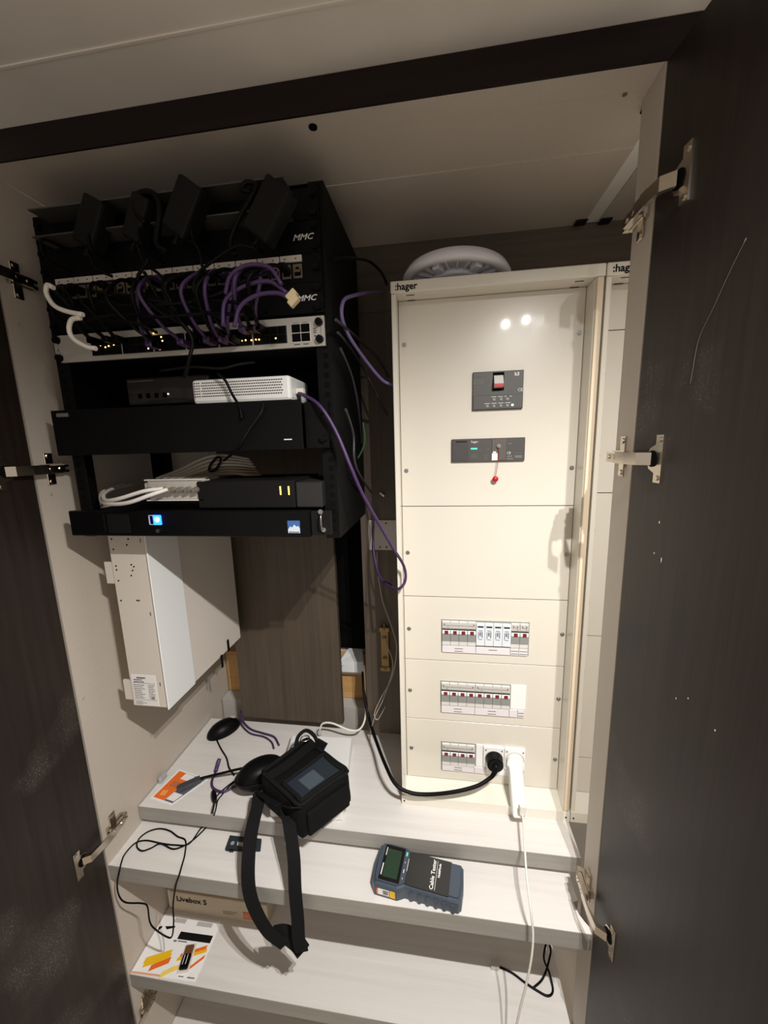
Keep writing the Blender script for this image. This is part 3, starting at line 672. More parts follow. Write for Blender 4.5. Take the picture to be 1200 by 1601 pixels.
# UPS
t = thing('power_backup_unit','black one unit power unit with a glowing blue button at the rack bottom','power unit',(-.417,.62,-.150))
ob('face', box(NB(), -.655,-.208,.590,.600,-.1475,-.1025, None, .0015), M_black, t); ob('face_end', box(NB(), -.2075,-.1735,.594,.602,-.1445,-.1045, None, .001), M_blk2, t)
ob('chassis', B(-.640,-.20,.602,.845,-.145,-.106), M_blackm, t)
ob('ridge', B(-.585,-.583,.5885,.590,-.140,-.108), M_blk2, t); ob('bay_cover', B(-.578,-.535,.589,.590,-.142,-.108, bev=.0004), M_blk2, t)
p = Y(243,813,.589); ob('button', B(p.x-.004,p.x+.011,.5875,.5905,p.z-.0085,p.z+.0085, bev=.0008), M_ledb, t)
bm = NB(); cyl(bm, (p.x+.0045,.5872,p.z+.001), .0045, .001, n=16); tag(ob('button_glow', bm, M_ledc, t),'bright centre of the blue button')
bm = NB(); box(bm, p.x-.0125,p.x-.0115,.5885,.590,p.z-.0085,p.z+.0085); box(bm, p.x-.0125,p.x-.005,.5885,.590,p.z-.0085,p.z-.0075); box(bm, p.x-.0125,p.x-.005,.5885,.590,p.z+.0075,p.z+.0085); ob('button_frame', bm, M_lgrey, t)
p = Y(247,830,.589); bm = NB(); cyl(bm, (p.x,.589,p.z), .0034, .003, n=16); ob('key_lock', bm, M_zinc, t)
p = Y(459,824,.589); lg = ob('badge', B(p.x-.0105,p.x+.0105,.5892,.590,p.z-.0105,p.z+.0105), M_sbl, t)
bm = NB(); prism(bm, [(p.x-.010,p.z-.004),(p.x-.006,p.z+.001),(p.x-.003,p.z-.001),(p.x+.001,p.z+.004),(p.x+.005,p.z),(p.x+.007,p.z+.002),(p.x+.010,p.z-.002),(p.x+.010,p.z-.010),(p.x-.010,p.z-.010)], .5888,.5892); ob('badge_peaks', bm, mat('badge_white',(206,214,226),.5), lg)
bm = NB()
for i in range(5): box(bm, p.x-.008+i*.0035,p.x-.006+i*.0035,.5885,.5888,p.z-.0095,p.z-.0075)
ob('badge_print', bm, M_ink, lg)
for (px,py) in ((501,800),(506,828)): q = Y(px,py,.592); bm = NB(); cyl(bm, (q.x,.592,q.z), .004, .004, n=12); ob('screw', bm, M_zinc, t)
ob('handle', tube(NB(), [Y(502,803,.593),Y(501,808,.584),Y(502,822,.584),Y(504,830,.593)], .0018, 6), M_zinc, t)
# box with two orange lights
t = thing('modem','black modem with two orange light bars on top of the power unit','modem',(-.32,.66,-.10))
ob('case', box(NB(), -.408,-.235,.60,.74,-.1005,-.054, None, .002), M_blk2, t); ob('end_cap', box(NB(), -.2345,-.190,.606,.74,-.1005,-.058, None, .0015), mat('end_cap_black',(34,33,33),.5), t)
for px in (438,451): p = Y(px,767,.599); ob('light_bar', B(p.x-.0009,p.x+.0009,.5988,.600,p.z-.007,p.z+.007), M_ledo, t)
# coax splitter
t = thing('coax_splitter','silver coax splitter with a row of round sockets and white cables','splitter',tuple(Y(270,782,.60)))
a, b = Y(222,752,.60), Y(318,780,.60)
ob('body', box(NB(), a.x+.006,b.x,.604,.625,b.z-.001,a.z, None, .001), mat('cast_metal',(196,190,182),.4,.2), t)
ob('ear', box(NB(), a.x-.004,a.x+.008,.606,.612,b.z+.004,a.z-.003, None, .003), mat('cast_metal',(196,190,182),.4,.2), t)
bm = NB(); box(bm, a.x+.002,b.x,.602,.612,a.z,a.z+.002); ob('flange', bm, M_lgrey, t); bm = NB(); box(bm, a.x+.004,b.x,.600,.612,b.z-.003,b.z-.001); ob('flange', bm, M_lgrey, t)
for i in range(7):
    x = a.x+.012+i*.0148; z = (a.z+b.z)/2
    bm = NB(); cyl(bm, (x,.600,z), .0052, .010, n=6 if i<3 else 14); cyl(bm, (x,.594,z), .0034, .006, n=12); ob('socket', bm, M_steel if i<3 else mat('dull_socket',(140,134,126),.4,.4), t)
cable('coax_cable', [Y(255,764,.592),Y(225,768,.58),Y(185,780,.58),Y(165,782,.60),Y(163,772,.64),Y(180,763,.70),Y(210,757,.76)], .0034, M_wcab, 'upper white coax cable bending back left of the splitter')
cable('coax_cable', [Y(262,765,.592),Y(235,774,.575),Y(200,786,.572),Y(170,788,.59),Y(158,782,.63),Y(162,768,.69),Y(195,757,.76)], .0034, M_wcab, 'lower white coax cable making the widest bend left of the splitter')
for i in range(7):
    cable('grey_cable', [Y(245+i*9,748+i*1.2,.66),Y(280+i*8,735+i*1.5,.66),Y(320+i*7,716+i*4,.655),Y(350+i*6,712+i*5,.66),Y(390+i*3,718+i*4,.68)], .0028, M_gcab if i<4 else mat('olive_grey_cable',(120,110,92),.5), ('lowest','second lowest','third lowest','middle','third highest','second highest','highest')[i]+' cable of the grey bundle behind the coax splitter', 'grey cables bundled behind the splitter')
ob_ = cable('cable_tie', P_((326,735),(330,725),(340,715),(345,720),(336,735),(327,737), y=.648), .0022, M_cab, 'black velcro tie around the grey cable bundle', cat='tie')
cable('thin_black_wire', [Y(340,583,.60),Y(352,595,.60),Y(362,615,.60),Y(374,636,.595),Y(378,655,.59)], .0022, M_cab, 'thin black wire hanging down over the white perforated box')
cable('thin_black_wire', [Y(412,628,.60),Y(408,645,.588),Y(392,668,.585),Y(378,690,.585),Y(368,705,.60),Y(350,720,.64)], .0022, M_blk2, 'thin black wire dangling over the drawer to the grey bundle')
cable('thin_black_wire', [Y(250,580,.62),Y(300,574,.62),Y(345,576,.62),Y(372,570,.63),Y(400,566,.65)], .0022, M_blk2, 'thin black wire running above the white perforated box')
# cables beside the rack
pc = thing('purple_network_cable','long purple cable from the perforated box down to the enclosure edge','cable', tuple(Y(633,900,.74)))
pts = [Y(462,614,.64),Y(475,618,.625),Y(500,635,.60),Y(525,675,.60),Y(548,730,.60),Y(566,772,.62),Y(590,815,.66),Y(613,855,.70),Y(631,885,.735),Y(633,908,.738),Y(622,921,.74),Y(605,915,.80),Y(590,893,.86),Y(583,850,.90),Y(584,800,.93)]
ob('cord', tube(NB(), pts, .0029, 8), M_purp, pc)
p = Y(459,614,.645); ob('plug', B(-.2335,-.220,.632,.643,p.z-.004,p.z+.005, bev=.001), M_wcab, pc)
cable('lilac_cable', [Y(614,602,.79),Y(597,594,.78),Y(570,562,.74),Y(545,525,.68),Y(534,495,.66),Y(537,470,.67),Y(553,462,.72),Y(575,458,.80),Y(600,457,.93)], .0032, M_lil, 'lilac cable bowing between the rack and the top of the enclosure')
cable('black_network_cable', [X(522,405,-.160),X(545,404,-.150),Y(575,408,.88),Y(595,425,.90),Y(605,445,.90)], .0026, M_cab, 'black cable arching from the rack back over to the enclosure top')
for i,q in enumerate((((528,520),(548,545),(570,580),(590,620),(606,650)),((532,545),(550,590),(560,640),(565,700)),((525,500),(560,530),(590,560),(608,590)),((540,640),(552,680),(556,730),(580,770)))):
    cable('side_wire', [X(a,b,-.158+.004*i) if a<562 else Y(a,b,.86) for a,b in q], .0024, mat('charcoal_cable',(44,40,48),.5), ('long charcoal wire slanting from the rack top corner to the enclosure','charcoal wire hanging steeply down the rack side','short charcoal wire running right just below the lilac cable','lowest charcoal wire, curving down the rack side towards the purple cable')[i], 'charcoal wires beside the rack')
cable('green_wire', [Y(567,660,.80),Y(570,690,.80),Y(560,715,.80),Y(548,728,.80)], .0016, mat('green_insulation',(50,90,50),.5), 'short green wire beside the right rack post')
cable('thin_purple_wire', [Y(578,775,.90),Y(584,820,.90),Y(582,860,.90),Y(592,900,.88),Y(612,915,.84)], .002, mat('deep_purple_cable',(60,36,70),.5), 'deep purple wire passing over the pale junction plate')
cable('thin_grey_wire', [Y(589,862,.93),Y(590,890,.93),Y(598,940,.93),Y(612,980,.92),Y(620,1015,.90),Y(612,1060,.90),Y(596,1090,.90),Y(585,1115,.90),Y(590,1125,.90),Y(602,1105,.90)], .0014, M_gcab, 'thin grey wire wandering down past the brass terminal')
cable('thin_grey_wire', [Y(600,975,.935),Y(601,1000,.93),Y(614,1040,.90),Y(600,1090,.90),Y(586,1120,.90),Y(578,1150,.93),Y(582,1165,.95)], .0014, M_gcab, 'thin grey wire ending in a frayed tail at the shelf back')
p = Y(597,773,.93); tag(ob('wire_clip', box(NB(), -.008,.008,-.004,.004,-.003,.003, Matrix.Translation(p)@Matrix.Rotation(.7,4,'Y'), .001), M_steel), 'tiny metal clip on the dark board beside the enclosure', 'clip')

# ================= WHITE WALL BOX =================
wb = thing('wall_unit','white sheet metal wall unit with a rating label under the rack','wall unit',(-.593,.78,-.524))
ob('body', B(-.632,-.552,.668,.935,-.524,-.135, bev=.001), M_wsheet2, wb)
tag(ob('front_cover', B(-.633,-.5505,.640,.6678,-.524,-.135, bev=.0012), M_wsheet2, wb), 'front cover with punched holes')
bm = NB(); box(bm, -.5518,-.549,.636,.725,-.5255,-.135, bev=.0008); tag(ob('side_strip', bm, M_wsheet, wb),'brighter white strip on the front part of the side')  # whiter strip over the front part of the unit's side
for z in (-.235,-.49): ob('mounting_tab', B(-.651,-.632,.642,.646,z-.022,z+.022), M_wsheet2, wb)
for z in (-.20,-.50): ob('wall_arm', B(-.704,-.632,.80,.83,z-.012,z+.012), M_wsheet2, wb)
bm = NB()
for px,py in ((174,843),(200,843),(198,852),(177,859),(181,885),(182,891),(205,883),(209,886),(207,892),(205,900),(185,908),(189,939),(214,939),(217,939)):
    q = Y(px,py,.6395); cyl(bm, (q.x,.6398,q.z), .0017, .0008, n=8)
tag(ob('punched_holes', bm, M_void, wb), kind='stuff')
bm = NB()
for px,py in ((219,845),(235,960),(250,1070)): q = Y(px,py,.6395); box(bm, q.x-.0006,q.x+.0006,.6394,.6402,q.z-.004,q.z+.004)
ob('slot', bm, M_ink, wb)
a, b = Y(205,1052,.6395), Y(244,1102,.6395)
lb = ob('rating_label', B(-.628,-.573,.6394,.6400,-.5215,-.452), M_paper, wb)
prints(rows_of_print(-.623,-.592,-.462,.0045,2,.0022,1)+rows_of_print(-.625,-.600,-.474,.0042,8,.0013,2)+rows_of_print(-.592,-.575,-.474,.0042,8,.0013,6)+[(-.626,-.575,-.4705,-.4700),(-.626,-.575,-.5085,-.508)]+rows_of_print(-.625,-.60,-.512,.003,3,.001,8)+[(-.616,-.596,-.460,-.457)], front(0,.6392,0), M_gink, lb)
text('CE', .0065, front(-.588,.6392,-.506), M_ink, lb)
for (pa, pb) in (((356,1000),(358,1018)),((346,1024),(348,1044))):
    p, q = X(*pa,-.549), X(*pb,-.549)
    tag(ob('cable_lug', B(-.5505,-.5480,p.y-.004,p.y+.004,min(p.z,q.z),max(p.z,q.z), bev=.001), M_black, wb), 'black slot in the side')

# ================= PLUGS ON THE ENCLOSURE =================
pk = thing('mains_plug','round black mains plug with thick black cable in the left socket of the enclosure','plug',(.123,.79,-.74))
bm = NB(); cyl(bm, (.1235,.783,-.716), .0195, .019, n=32, r2=.0175); ob('body', bm, M_black, pk)
bm = NB(); cyl(bm, (.1235,.7725,-.716), .0145, .003, n=28); ob('cap', bm, M_blk2, pk)
ob('strain_relief', tube(NB(), [(.1235,.776,-.722),Y(775,1198,.769),Y(773,1207,.765),Y(768,1215,.762)], .0075, 12, 4, lambda t: 1-.4*t), M_black, pk)
ob('cord', tube(NB(), [Y(771,1211,.763),Y(765,1217,.760),Y(745,1229,.750),Y(710,1238,.742),Y(670,1242,.740),Y(640,1239,.738),Y(618,1226,.745),Y(603,1198,.78),Y(590,1165,.86),Y(577,1125,.93),Y(569,1085,.97),Y(567,1050,1.0)], .0042, 10), M_cab, pk)
ch = thing('phone_charger','white usb power adapter hanging from the right socket with a white cable','charger',(.165,.76,-.80))
bm = NB(); cyl(bm, (.1690,.788,-.716), .0185, .010, n=32); ob('plug_disc', bm, M_whitep, ch)
p0, p1 = Vector((.1665,.774,-.722)), Vector((.1700,.742,-.795))
Mc = Matrix.Translation((p0+p1)/2) @ (p1-p0).to_track_quat('Z','X').to_matrix().to_4x4()
L_ = (p1-p0).length
ob('body', box(NB(), -.0145,.0145,-.0155,.0155,-L_/2-.008,L_/2+.006, Matrix.Translation((0,0,0))@Matrix.Translation((p0+p1)/2)@Matrix.Rotation(math.atan2(p1.y-p0.y,-(p1.z-p0.z)),4,'X')@Matrix.Rotation(math.atan2(-(p1.x-p0.x),-(p1.z-p0.z))*1.0,4,'Y'), .004, 0, 3), M_whitep, ch)
ob('usb_plug', box(NB(), -.0065,.0065,-.004,.004,-.012,.012, Matrix.Translation((.1745,.727,-.775)), .0015), M_wcab, ch)
ob('port', box(NB(), -.002,.002,-.0006,.0006,-.010,.010, Matrix.Translation((.1672,.7275,-.782))), M_gcab, ch)
ob('cord', tube(NB(), [Vector((.1745,.727,-.785)),Y(818,1290,.70),Y(820,1325,.66),Y(823,1370,.615),Y(829,1420,.580),Y(833,1462,.568),Y(830,1500,.562),Y(822,1540,.560),Y(812,1580,.560),Y(800,1640,.560),Y(790,1720,.560)], .0021, 8), M_wcab, ch)

# ================= THINGS ON THE UPPER SHELF =================
ZS = -.825
# flat white box under the bag
fb = thing('flat_router','flat white square router lying under the black bag on the upper shelf','router',(-.31,.79,ZS))
c0 = [Z(550,1152,-.793),Z(456,1148,-.793),Z(412,1262,-.793),Z(540,1272,-.793)]
c0[2] = Vector((-.380,.690,-.793)); c0[3] = Vector((-.212,.700,-.793))
bm = hexa(NB(), [Vector((q.x,q.y,ZS)) for q in c0], [Vector((q.x,q.y,-.793)) for q in c0]); bevel_all(bm, .005, 3); ob('case', bm, M_whitep, fb, smooth=False)
ob('cord', tube(NB(), [Z(501,1149,-.805),Y(500,1140,.92),Y(505,1131,.92),Y(520,1131,.92),Y(545,1141,.92),Y(562,1140,.93),Y(571,1120,.95),Y(571,1080,.975),Y(569,1040,1.0)], .0026, 8), M_wcab, fb)
# bag
bg = thing('camera_bag','black nylon equipment bag with a clear window and a dangling strap on the upper shelf','bag',(-.29,.72,ZS))
zt, zb_ = -.712, -.792
A,Bq,C,D = Z(406,1207,zt),Z(480,1153,zt),Z(547,1206,zt),Z(468,1263,zt)
bot = [Vector((q.x,q.y,zb_)) for q in (A,Bq,C,D)]
cen = sum((A,Bq,C,D),Vector())/4
bot = [Vector((q.x+(q.x-cen.x)*.06,q.y+(q.y-cen.y)*.04,zb_)) for q in bot]
bm = hexa(NB(), bot, [A,Bq,C,D]); bmesh.ops.subdivide_edges(bm, edges=bm.edges[:], cuts=5, use_grid_fill=True)
rg = random.Random(3)
for v in bm.verts:
    k = (v.co-cen); v.co += Vector((rg.uniform(-1,1),rg.uniform(-1,1),rg.uniform(-1,1)))*.0016
bmesh.ops.smooth_vert(bm, verts=bm.verts[:], factor=.6, use_axis_x=True, use_axis_y=True, use_axis_z=True)
ob('body', bm, M_nylon, bg, smooth=True)
def lerp4(u,v,dz=0): p = (A*(1-u)+Bq*u)*(1-v)+(D*(1-u)+C*u)*v; return p+Vector((0,0,dz))
def rimloop(us, r, m, name, dz=.002): 
    pts = [lerp4(u,v,dz) for u,v in us]; pts.append(pts[0]); return ob(name, tube(NB(), pts, r, 8, 3), m, bg)
def rect_uv(u0,u1,v0,v1,n=4):
    out = []
    for a_,b_ in (((u0,v0),(u1,v0)),((u1,v0),(u1,v1)),((u1,v1),(u0,v1)),((u0,v1),(u0,v0))):
        for i in range(n): t = i/n; out.append((a_[0]*(1-t)+b_[0]*t, a_[1]*(1-t)+b_[1]*t))
    return out
rimloop(rect_uv(.03,.97,.03,.97), .0045, M_nyl2, 'piping', 0)
rimloop(rect_uv(.10,.92,.48,.93), .0048, M_nyl2, 'window_rim')
bm = hexa(NB(), [lerp4(.11,.49,-.004),lerp4(.91,.49,-.004),lerp4(.91,.92,-.004),lerp4(.11,.92,-.004)], [lerp4(.11,.49,.0012),lerp4(.91,.49,.0012),lerp4(.91,.92,.0012),lerp4(.11,.92,.0012)])
tag(ob('window', bm, M_film, bg),'clear plastic window over a dark screen')
bm = hexa(NB(), [lerp4(.30,.60,0),lerp4(.60,.60,0),lerp4(.60,.86,0),lerp4(.30,.86,0)], [lerp4(.30,.60,.0022),lerp4(.60,.60,.0022),lerp4(.60,.86,.0022),lerp4(.30,.86,.0022)])
ob('screen', bm, mat('slate_screen',(78,88,96),.25), bg)
# flap band, zip and carrying loop
ob('flap_band', ribbon(NB(), [lerp4(.02,.22,.004),lerp4(.35,.26,.006),lerp4(.65,.24,.006),lerp4(.98,.20,.004)], .022, .003, lambda t: (D-A).normalized()), M_nyl2, bg)
ob('carry_loop', tube(NB(), [lerp4(.72,.02,.003),lerp4(.84,-.04,.014),lerp4(1.0,-.02,.018),lerp4(1.04,.14,.014),lerp4(1.0,.28,.003)], .0045, 8), M_nyl2, bg)
ob('strap_tab', box(NB(), -.013,.013,-.002,.002,-.014,.014, Matrix.Translation(lerp4(1.0,.34,.008))@Matrix.Rotation(.5,4,'Y'), .001), M_nyl2, bg)
ob('ring', tube(NB(), [lerp4(.84,.0,.006),lerp4(.92,-.02,.008),lerp4(.99,.04,.008),lerp4(.96,.10,.006),lerp4(.87,.07,.006),lerp4(.84,.0,.006)], .0016, 7), M_steel, bg)
# side pocket on the front face
fA, fB = D.lerp(C,.10), D.lerp(C,.92)
nrm = Vector(((C-D).y,-(C-D).x,0)).normalized()
if nrm.y > 0: nrm = -nrm
bm = hexa(NB(), [fA+Vector((0,0,-.074)),fB+Vector((0,0,-.074)),fB+Vector((0,0,-.018)),fA+Vector((0,0,-.018))], [p_+nrm*.010 for p_ in (fA+Vector((0,0,-.074)),fB+Vector((0,0,-.074)),fB+Vector((0,0,-.020)),fA+Vector((0,0,-.020)))])
bevel_all(bm, .004, 3); ob('pocket', bm, M_nylon, bg, smooth=True)
# strap: two legs hanging over the shelf edges, meeting in a fold
wd = lambda t: Vector((1,.1,0))
ob('strap', ribbon(NB(), [lerp4(-.02,.55,-.03),Y(408,1240,.69),Y(402,1262,.665),Y(393,1300,.625),Y(388,1345,.590),Y(389,1390,.570),Y(400,1425,.562),Y(420,1458,.560),Y(445,1478,.562)], .027, .0022, wd), M_nyl2, bg)
ob('strap', ribbon(NB(), [D+Vector((-.004,-.004,.004)),Y(448,1262,.655),Y(452,1290,.625),Y(459,1340,.590),Y(461,1390,.570),Y(465,1435,.562),Y(467,1470,.558),Y(472,1488,.556)], .025, .0022, wd), M_nyl2, bg)
ob('strap_fold', ribbon(NB(), [Y(428,1462,.568),Y(445,1460,.572),Y(462,1472,.574),Y(474,1488,.570)], .030, .0035, lambda t: Vector((.2,.5,1))), M_nyl2, bg)
# black pouch end lying behind the bag
po = thing('cable_pouch','black rounded pouch pressed against the left side of the bag','pouch',(-.43,.73,ZS))
bm = NB(); bmesh.ops.create_uvsphere(bm, u_segments=28, v_segments=16, radius=1, matrix=Matrix.Translation(Vector((-.430,.757,-.778)))@Matrix.Rotation(math.radians(38),4,'Z')@Matrix.Diagonal((.058,.036,.0345,1)))
ob('body', bm, M_black, po, smooth=True)
ob('zip', tube(NB(), [Vector((-.430,.757,-.778))+Matrix.Rotation(math.radians(38),3,'Z')@Vector((.0585*math.cos(a_),.0365*math.sin(a_),.004)) for a_ in [i*math.pi/8 for i in range(17)]], .0016, 6, 3), M_blk2, po)
# mouse-like black puck with its wire
ms = thing('computer_mouse','black computer mouse lying at the back left of the upper shelf','mouse',(-.63,.94,ZS))
Mm = Matrix.Translation((-.632,.930,ZS+.002))@Matrix.Rotation(math.radians(-38),4,'Z')
bm = NB(); bmesh.ops.create_uvsphere(bm, u_segments=32, v_segments=18, radius=1, matrix=Mm@Matrix.Diagonal((.030,.048,.032,1)))
for v in bm.verts:
    if v.co.z < ZS+.001: v.co.z = ZS+.001
ob('shell', bm, M_black, ms, smooth=True)
bm = NB(); cyl(bm, (0,-.026,.026), .006, .006, 'X', 16, None, Mm); ob('wheel', bm, M_blk2, ms)
ob('cord', tube(NB(), [Z(338,1142,-.815),Z(337,1152,-.822),Z(345,1170,-.822),Z(354,1185,-.822),Z(358,1200,-.820),Z(366,1212,-.820)], .0020, 8), M_cab, ms)
cable('purple_network_cable', [Z(378,1118,-.80),Z(380,1128,-.815),Z(392,1140,-.820),Z(410,1146,-.820),Z(428,1152,-.820),Z(436,1165,-.820)], .0026, M_purp, 'short purple cable from the shelf back into the bag, upper strand')
cable('purple_network_cable', [Z(376,1112,-.80),Z(376,1130,-.818),Z(390,1146,-.822),Z(412,1152,-.822),Z(424,1160,-.822),Z(428,1170,-.82)], .0024, mat('deep_purple_cable',(60,36,70),.5), 'short dark purple cable from the shelf back into the bag, lower strand')
tag(ob('network_plug', B(-.626,-.612,.955,.964,-.818,-.797, bev=.001), M_clear), 'clear rj45 plug standing against the oak board edge behind the mouse', 'plug')
cable('purple_network_cable', [Z(342,1192,-.812),Z(338,1204,-.820),Z(331,1222,-.821),Z(334,1233,-.821),Z(348,1238,-.821),Z(362,1232,-.821),Z(380,1222,-.820),Z(392,1212,-.82)], .0030, M_purp, 'purple cable curling up beside the orange card')
tag(ob('cable_boot', tube(NB(), [Z(343,1186,-.806),Z(340,1196,-.815),Z(337,1206,-.820)], .0052, 8, 3), mat('purple_boot',(74,54,100),.5)), 'purple plug boot standing beside the orange card', 'plug')
# orange card
oc = thing('printed_card','orange and white printed card lying at the left on the upper shelf','card',(-.64,.73,ZS))
q0,q1,q2,q3 = Z(280,1203,ZS),Z(326,1218,ZS),Z(268,1259,ZS),Z(235,1248,ZS)
def quad_card(nm, us, z0, z1, m, par):
    def L(u,v): p = (q0*(1-u)+q1*u)*(1-v)+(q3*(1-u)+q2*u)*v; return Vector((p.x,p.y,0))
    a_ = [L(u,v) for u,v in us]
    return ob(nm, hexa(NB(), [p+Vector((0,0,z0)) for p in a_], [p+Vector((0,0,z1)) for p in a_]), m, par)
quad_card('card', ((0,0),(1,0),(1,1),(0,1)), ZS, ZS+.0008, M_paper, oc)
quad_card('orange_field', ((.06,.05),(.55,.05),(.55,.95),(.06,.95)), ZS+.0008, ZS+.0010, M_orange, oc)
quad_card('grey_field', ((.56,.05),(.95,.05),(.95,.95),(.56,.95)), ZS+.0008, ZS+.0010, mat('slate_print',(98,98,112),.5), oc)
quad_card('white_square', ((.58,.66),(.92,.66),(.92,.90),(.58,.90)), ZS+.0010, ZS+.0012, M_paper, oc)
quad_card('white_square', ((.30,.06),(.62,.06),(.62,.26),(.30,.26)), ZS+.0010, ZS+.0012, M_paper, oc)
for v in (.38,.44,.50): quad_card('print', ((.20,v),(.48,v),(.48,v+.025),(.20,v+.025)), ZS+.0010, ZS+.0012, M_gink, oc)
quad_card('tear_drop', ((.16,.70),(.34,.66),(.40,.82),(.20,.86)), ZS+.0010, ZS+.0012, mat('pale_orange',(246,160,90),.5), oc)
# usb dongle on the card
dg = thing('usb_adapter','dark grey usb adapter stick lying across the orange card','adapter', tuple(Z(294,1226,ZS)))
a, b = Z(277,1233,-.815), Z(313,1217,-.815)
ax = (b-a); an = math.atan2(ax.y, ax.x)
ob('body', box(NB(), -ax.length/2,ax.length/2,-.008,.008,-.006,.006, Matrix.Translation((a+b)/2+Vector((0,0,-.002)))@Matrix.Rotation(an,4,'Z'), .002, 0, 2), mat('graphite_plastic',(64,64,70),.4), dg)
ob('cord', tube(NB(), [b,Z(325,1214,-.812),Z(350,1208,-.80),Z(375,1202,-.785),Z(395,1199,-.778)], .0030, 8), M_cab, dg)
# looping thin black cable with ferrite
lc = thing('usb_cable','long thin black cable looping over the second shelf and hanging below its edge','cable', tuple(Z(250,1318,-.875)))
o_ = (120,1230); s_ = 5.714
def LP(x,y): return (o_[0]+x/s_, o_[1]+y/s_)
def on2(x,y,h=0): return Z(*LP(x,y), -.8725+h)
def hg(x,y,d=.578): return Y(*LP(x,y), d)
pts = [Z(385,1215,-.80),Z(365,1222,-.815),Z(345,1238,-.820),Z(336,1250,-.820),Y(333,1266,.672),on2(1180,290),on2(1100,380),on2(1000,510),on2(870,520),on2(750,505),on2(620,480),on2(520,505),on2(430,600),on2(398,680,.002),hg(380,760,.582),hg(360,880),hg(380,980),hg(440,1035),hg(580,1042),hg(630,1070),hg(650,1200),hg(690,1265),hg(800,1340),hg(850,1335),hg(865,1200),hg(860,1050),hg(885,880),hg(915,790,.582),on2(940,700,.003),on2(965,600),on2(970,480),on2(900,445),on2(830,395),on2(740,375),on2(640,400),on2(560,460),on2(535,530),on2(580,573),on2(660,550),on2(750,508,.003),on2(850,555),on2(930,540),on2(1020,490),on2(1120,400),on2(1200,310),Y(336,1270,.672),Y(340,1252,.674),Z(345,1245,-.82),Z(362,1226,-.815),Z(388,1212,-.80)]
ob('cord', tube(NB(), pts, .0016, 7, 6), M_cab, lc)
bm = NB(); pf = Z(334,1245,-.818); tube(bm, [Z(333,1236,-.816),Z(334,1241,-.816),Z(335,1249,-.816),Z(336,1254,-.817)], .0062, 10, 3, lambda t: .55+1.8*t*(1-t)); ob('ferrite_bead', bm, M_black, lc)
# zip tie stub at the left wall
tag(ob('pale_clip', B(-.700,-.690,.742,.765,ZS,-.810, bev=.002), mat('clear_grey',(170,170,172),.3)), 'small translucent clip against the left wall on the upper shelf', 'clip')

# ================= SECOND SHELF =================
Z2 = -.875
wf = thing('wifi_card','flat dark wifi module lying on the second shelf under the bag strap','module', (-.435,.66,Z2))
q0,q1,q2,q3 = Vector((-.474,.6765,0)),Vector((-.398,.6775,0)),Z(407,1330,-.873),Z(352,1329,-.873)
quad_card('case', ((0,0),(1,0),(1,1),(0,1)), Z2, Z2+.0055, mat('teal_black_plastic',(38,46,50),.4), wf)
quad_card('lower_lip', ((.02,.60),(.98,.60),(.98,1.04),(.02,1.04)), Z2, Z2+.0035, mat('teal_black_lip',(28,34,38),.4), wf)
quad_card('tab', ((.12,1.0),(.24,1.0),(.24,1.12),(.12,1.12)), Z2, Z2+.0035, mat('teal_black_lip',(28,34,38),.4), wf)
text('WiFi', .0115, Matrix.Translation((-.4485,.6565,Z2+.0057))@Matrix.Rotation(.02,4,'Z'), M_wink, wf, bold=.0003)
bm = NB(); cyl(bm, (-.4585,.6605,Z2+.0057), .0042, .0006, 'Z', 18); ob('emblem', bm, mat('pale_print',(150,156,160),.6), wf)
# cable tester
ct = thing('cable_tester','slate blue handheld cable tester with green screen on the second shelf','tester', (-.05,.645,Z2))
ux = (Z(728,1345,-.846)-Z(600,1312,-.846)); ux.z = 0; L_ = .172; ang = math.atan2(ux.y, ux.x)
oc_ = Z(652,1362,-.847)
MT = Matrix.Translation((oc_.x+.0035,oc_.y,Z2))@Matrix.Rotation(ang,4,'Z')
hw, tw, hh = .0425, .0345, .030
out = [(-.088,-.034),(-.082,-hw),(-.036,-hw),(-.022,-tw),(.080,-tw),(.086,-.028),(.088,.0),(.086,.028),(.080,tw),(-.022,tw),(-.036,hw),(-.082,hw),(-.088,.034),(-.091,0)]
bm = NB(); prism(bm, out, 0.001, hh, axis='Z')
es = [e for e in bm.edges if abs(e.verts[0].co.z-hh)<1e-5 and abs(e.verts[1].co.z-hh)<1e-5]
bmesh.ops.bevel(bm, geom=es, offset=.006, segments=3, affect='EDGES'); bmesh.ops.transform(bm, matrix=MT, verts=bm.verts[:]); ob('case', bm, M_slate, ct)
ob('bezel', box(NB(), -.076,-.034,-.034,.034,hh,hh+.0008, MT, .0005), M_blk2, ct)
ob('screen', box(NB(), -.070,-.040,-.028,.026,hh+.0006,hh+.0014, MT, .0003), M_lcd, ct)
bm = NB(); prism(bm, [(-.024,-.030),(-.008,-.031),(.062,-.031),(.062,.031),(-.008,.031),(-.024,.030)], hh-.001, hh+.0008, axis='Z'); bmesh.ops.transform(bm, matrix=MT, verts=bm.verts[:]); tag(ob('label_panel', bm, mat('brown_black_label',(44,42,42),.4), ct),'dark label panel with white lettering')
def ttext(s, size, x, y, m): return text(s, size, MT@Matrix.Translation((x,y,hh+.0010))@Matrix.Rotation(math.pi/2,4,'Z'), m, ct, bold=.0002)
ttext('Cable Tester', .0105, .0315, -.028, M_wink); ttext('MultiMode', .0060, .0420, -.004, M_wink)
prints([(.0345,.0352,-.028,.026),(-.0735,-.0715,-.026,-.004),(-.0725,-.071,.012,.028)], MT@Matrix.Translation((0,0,hh+.0010)), M_wink, ct)
prints([(-.031,-.0275,.020,.028)], MT@Matrix.Translation((0,0,hh+.0006)), mat('aqua_print',(110,220,205),.5), ct)
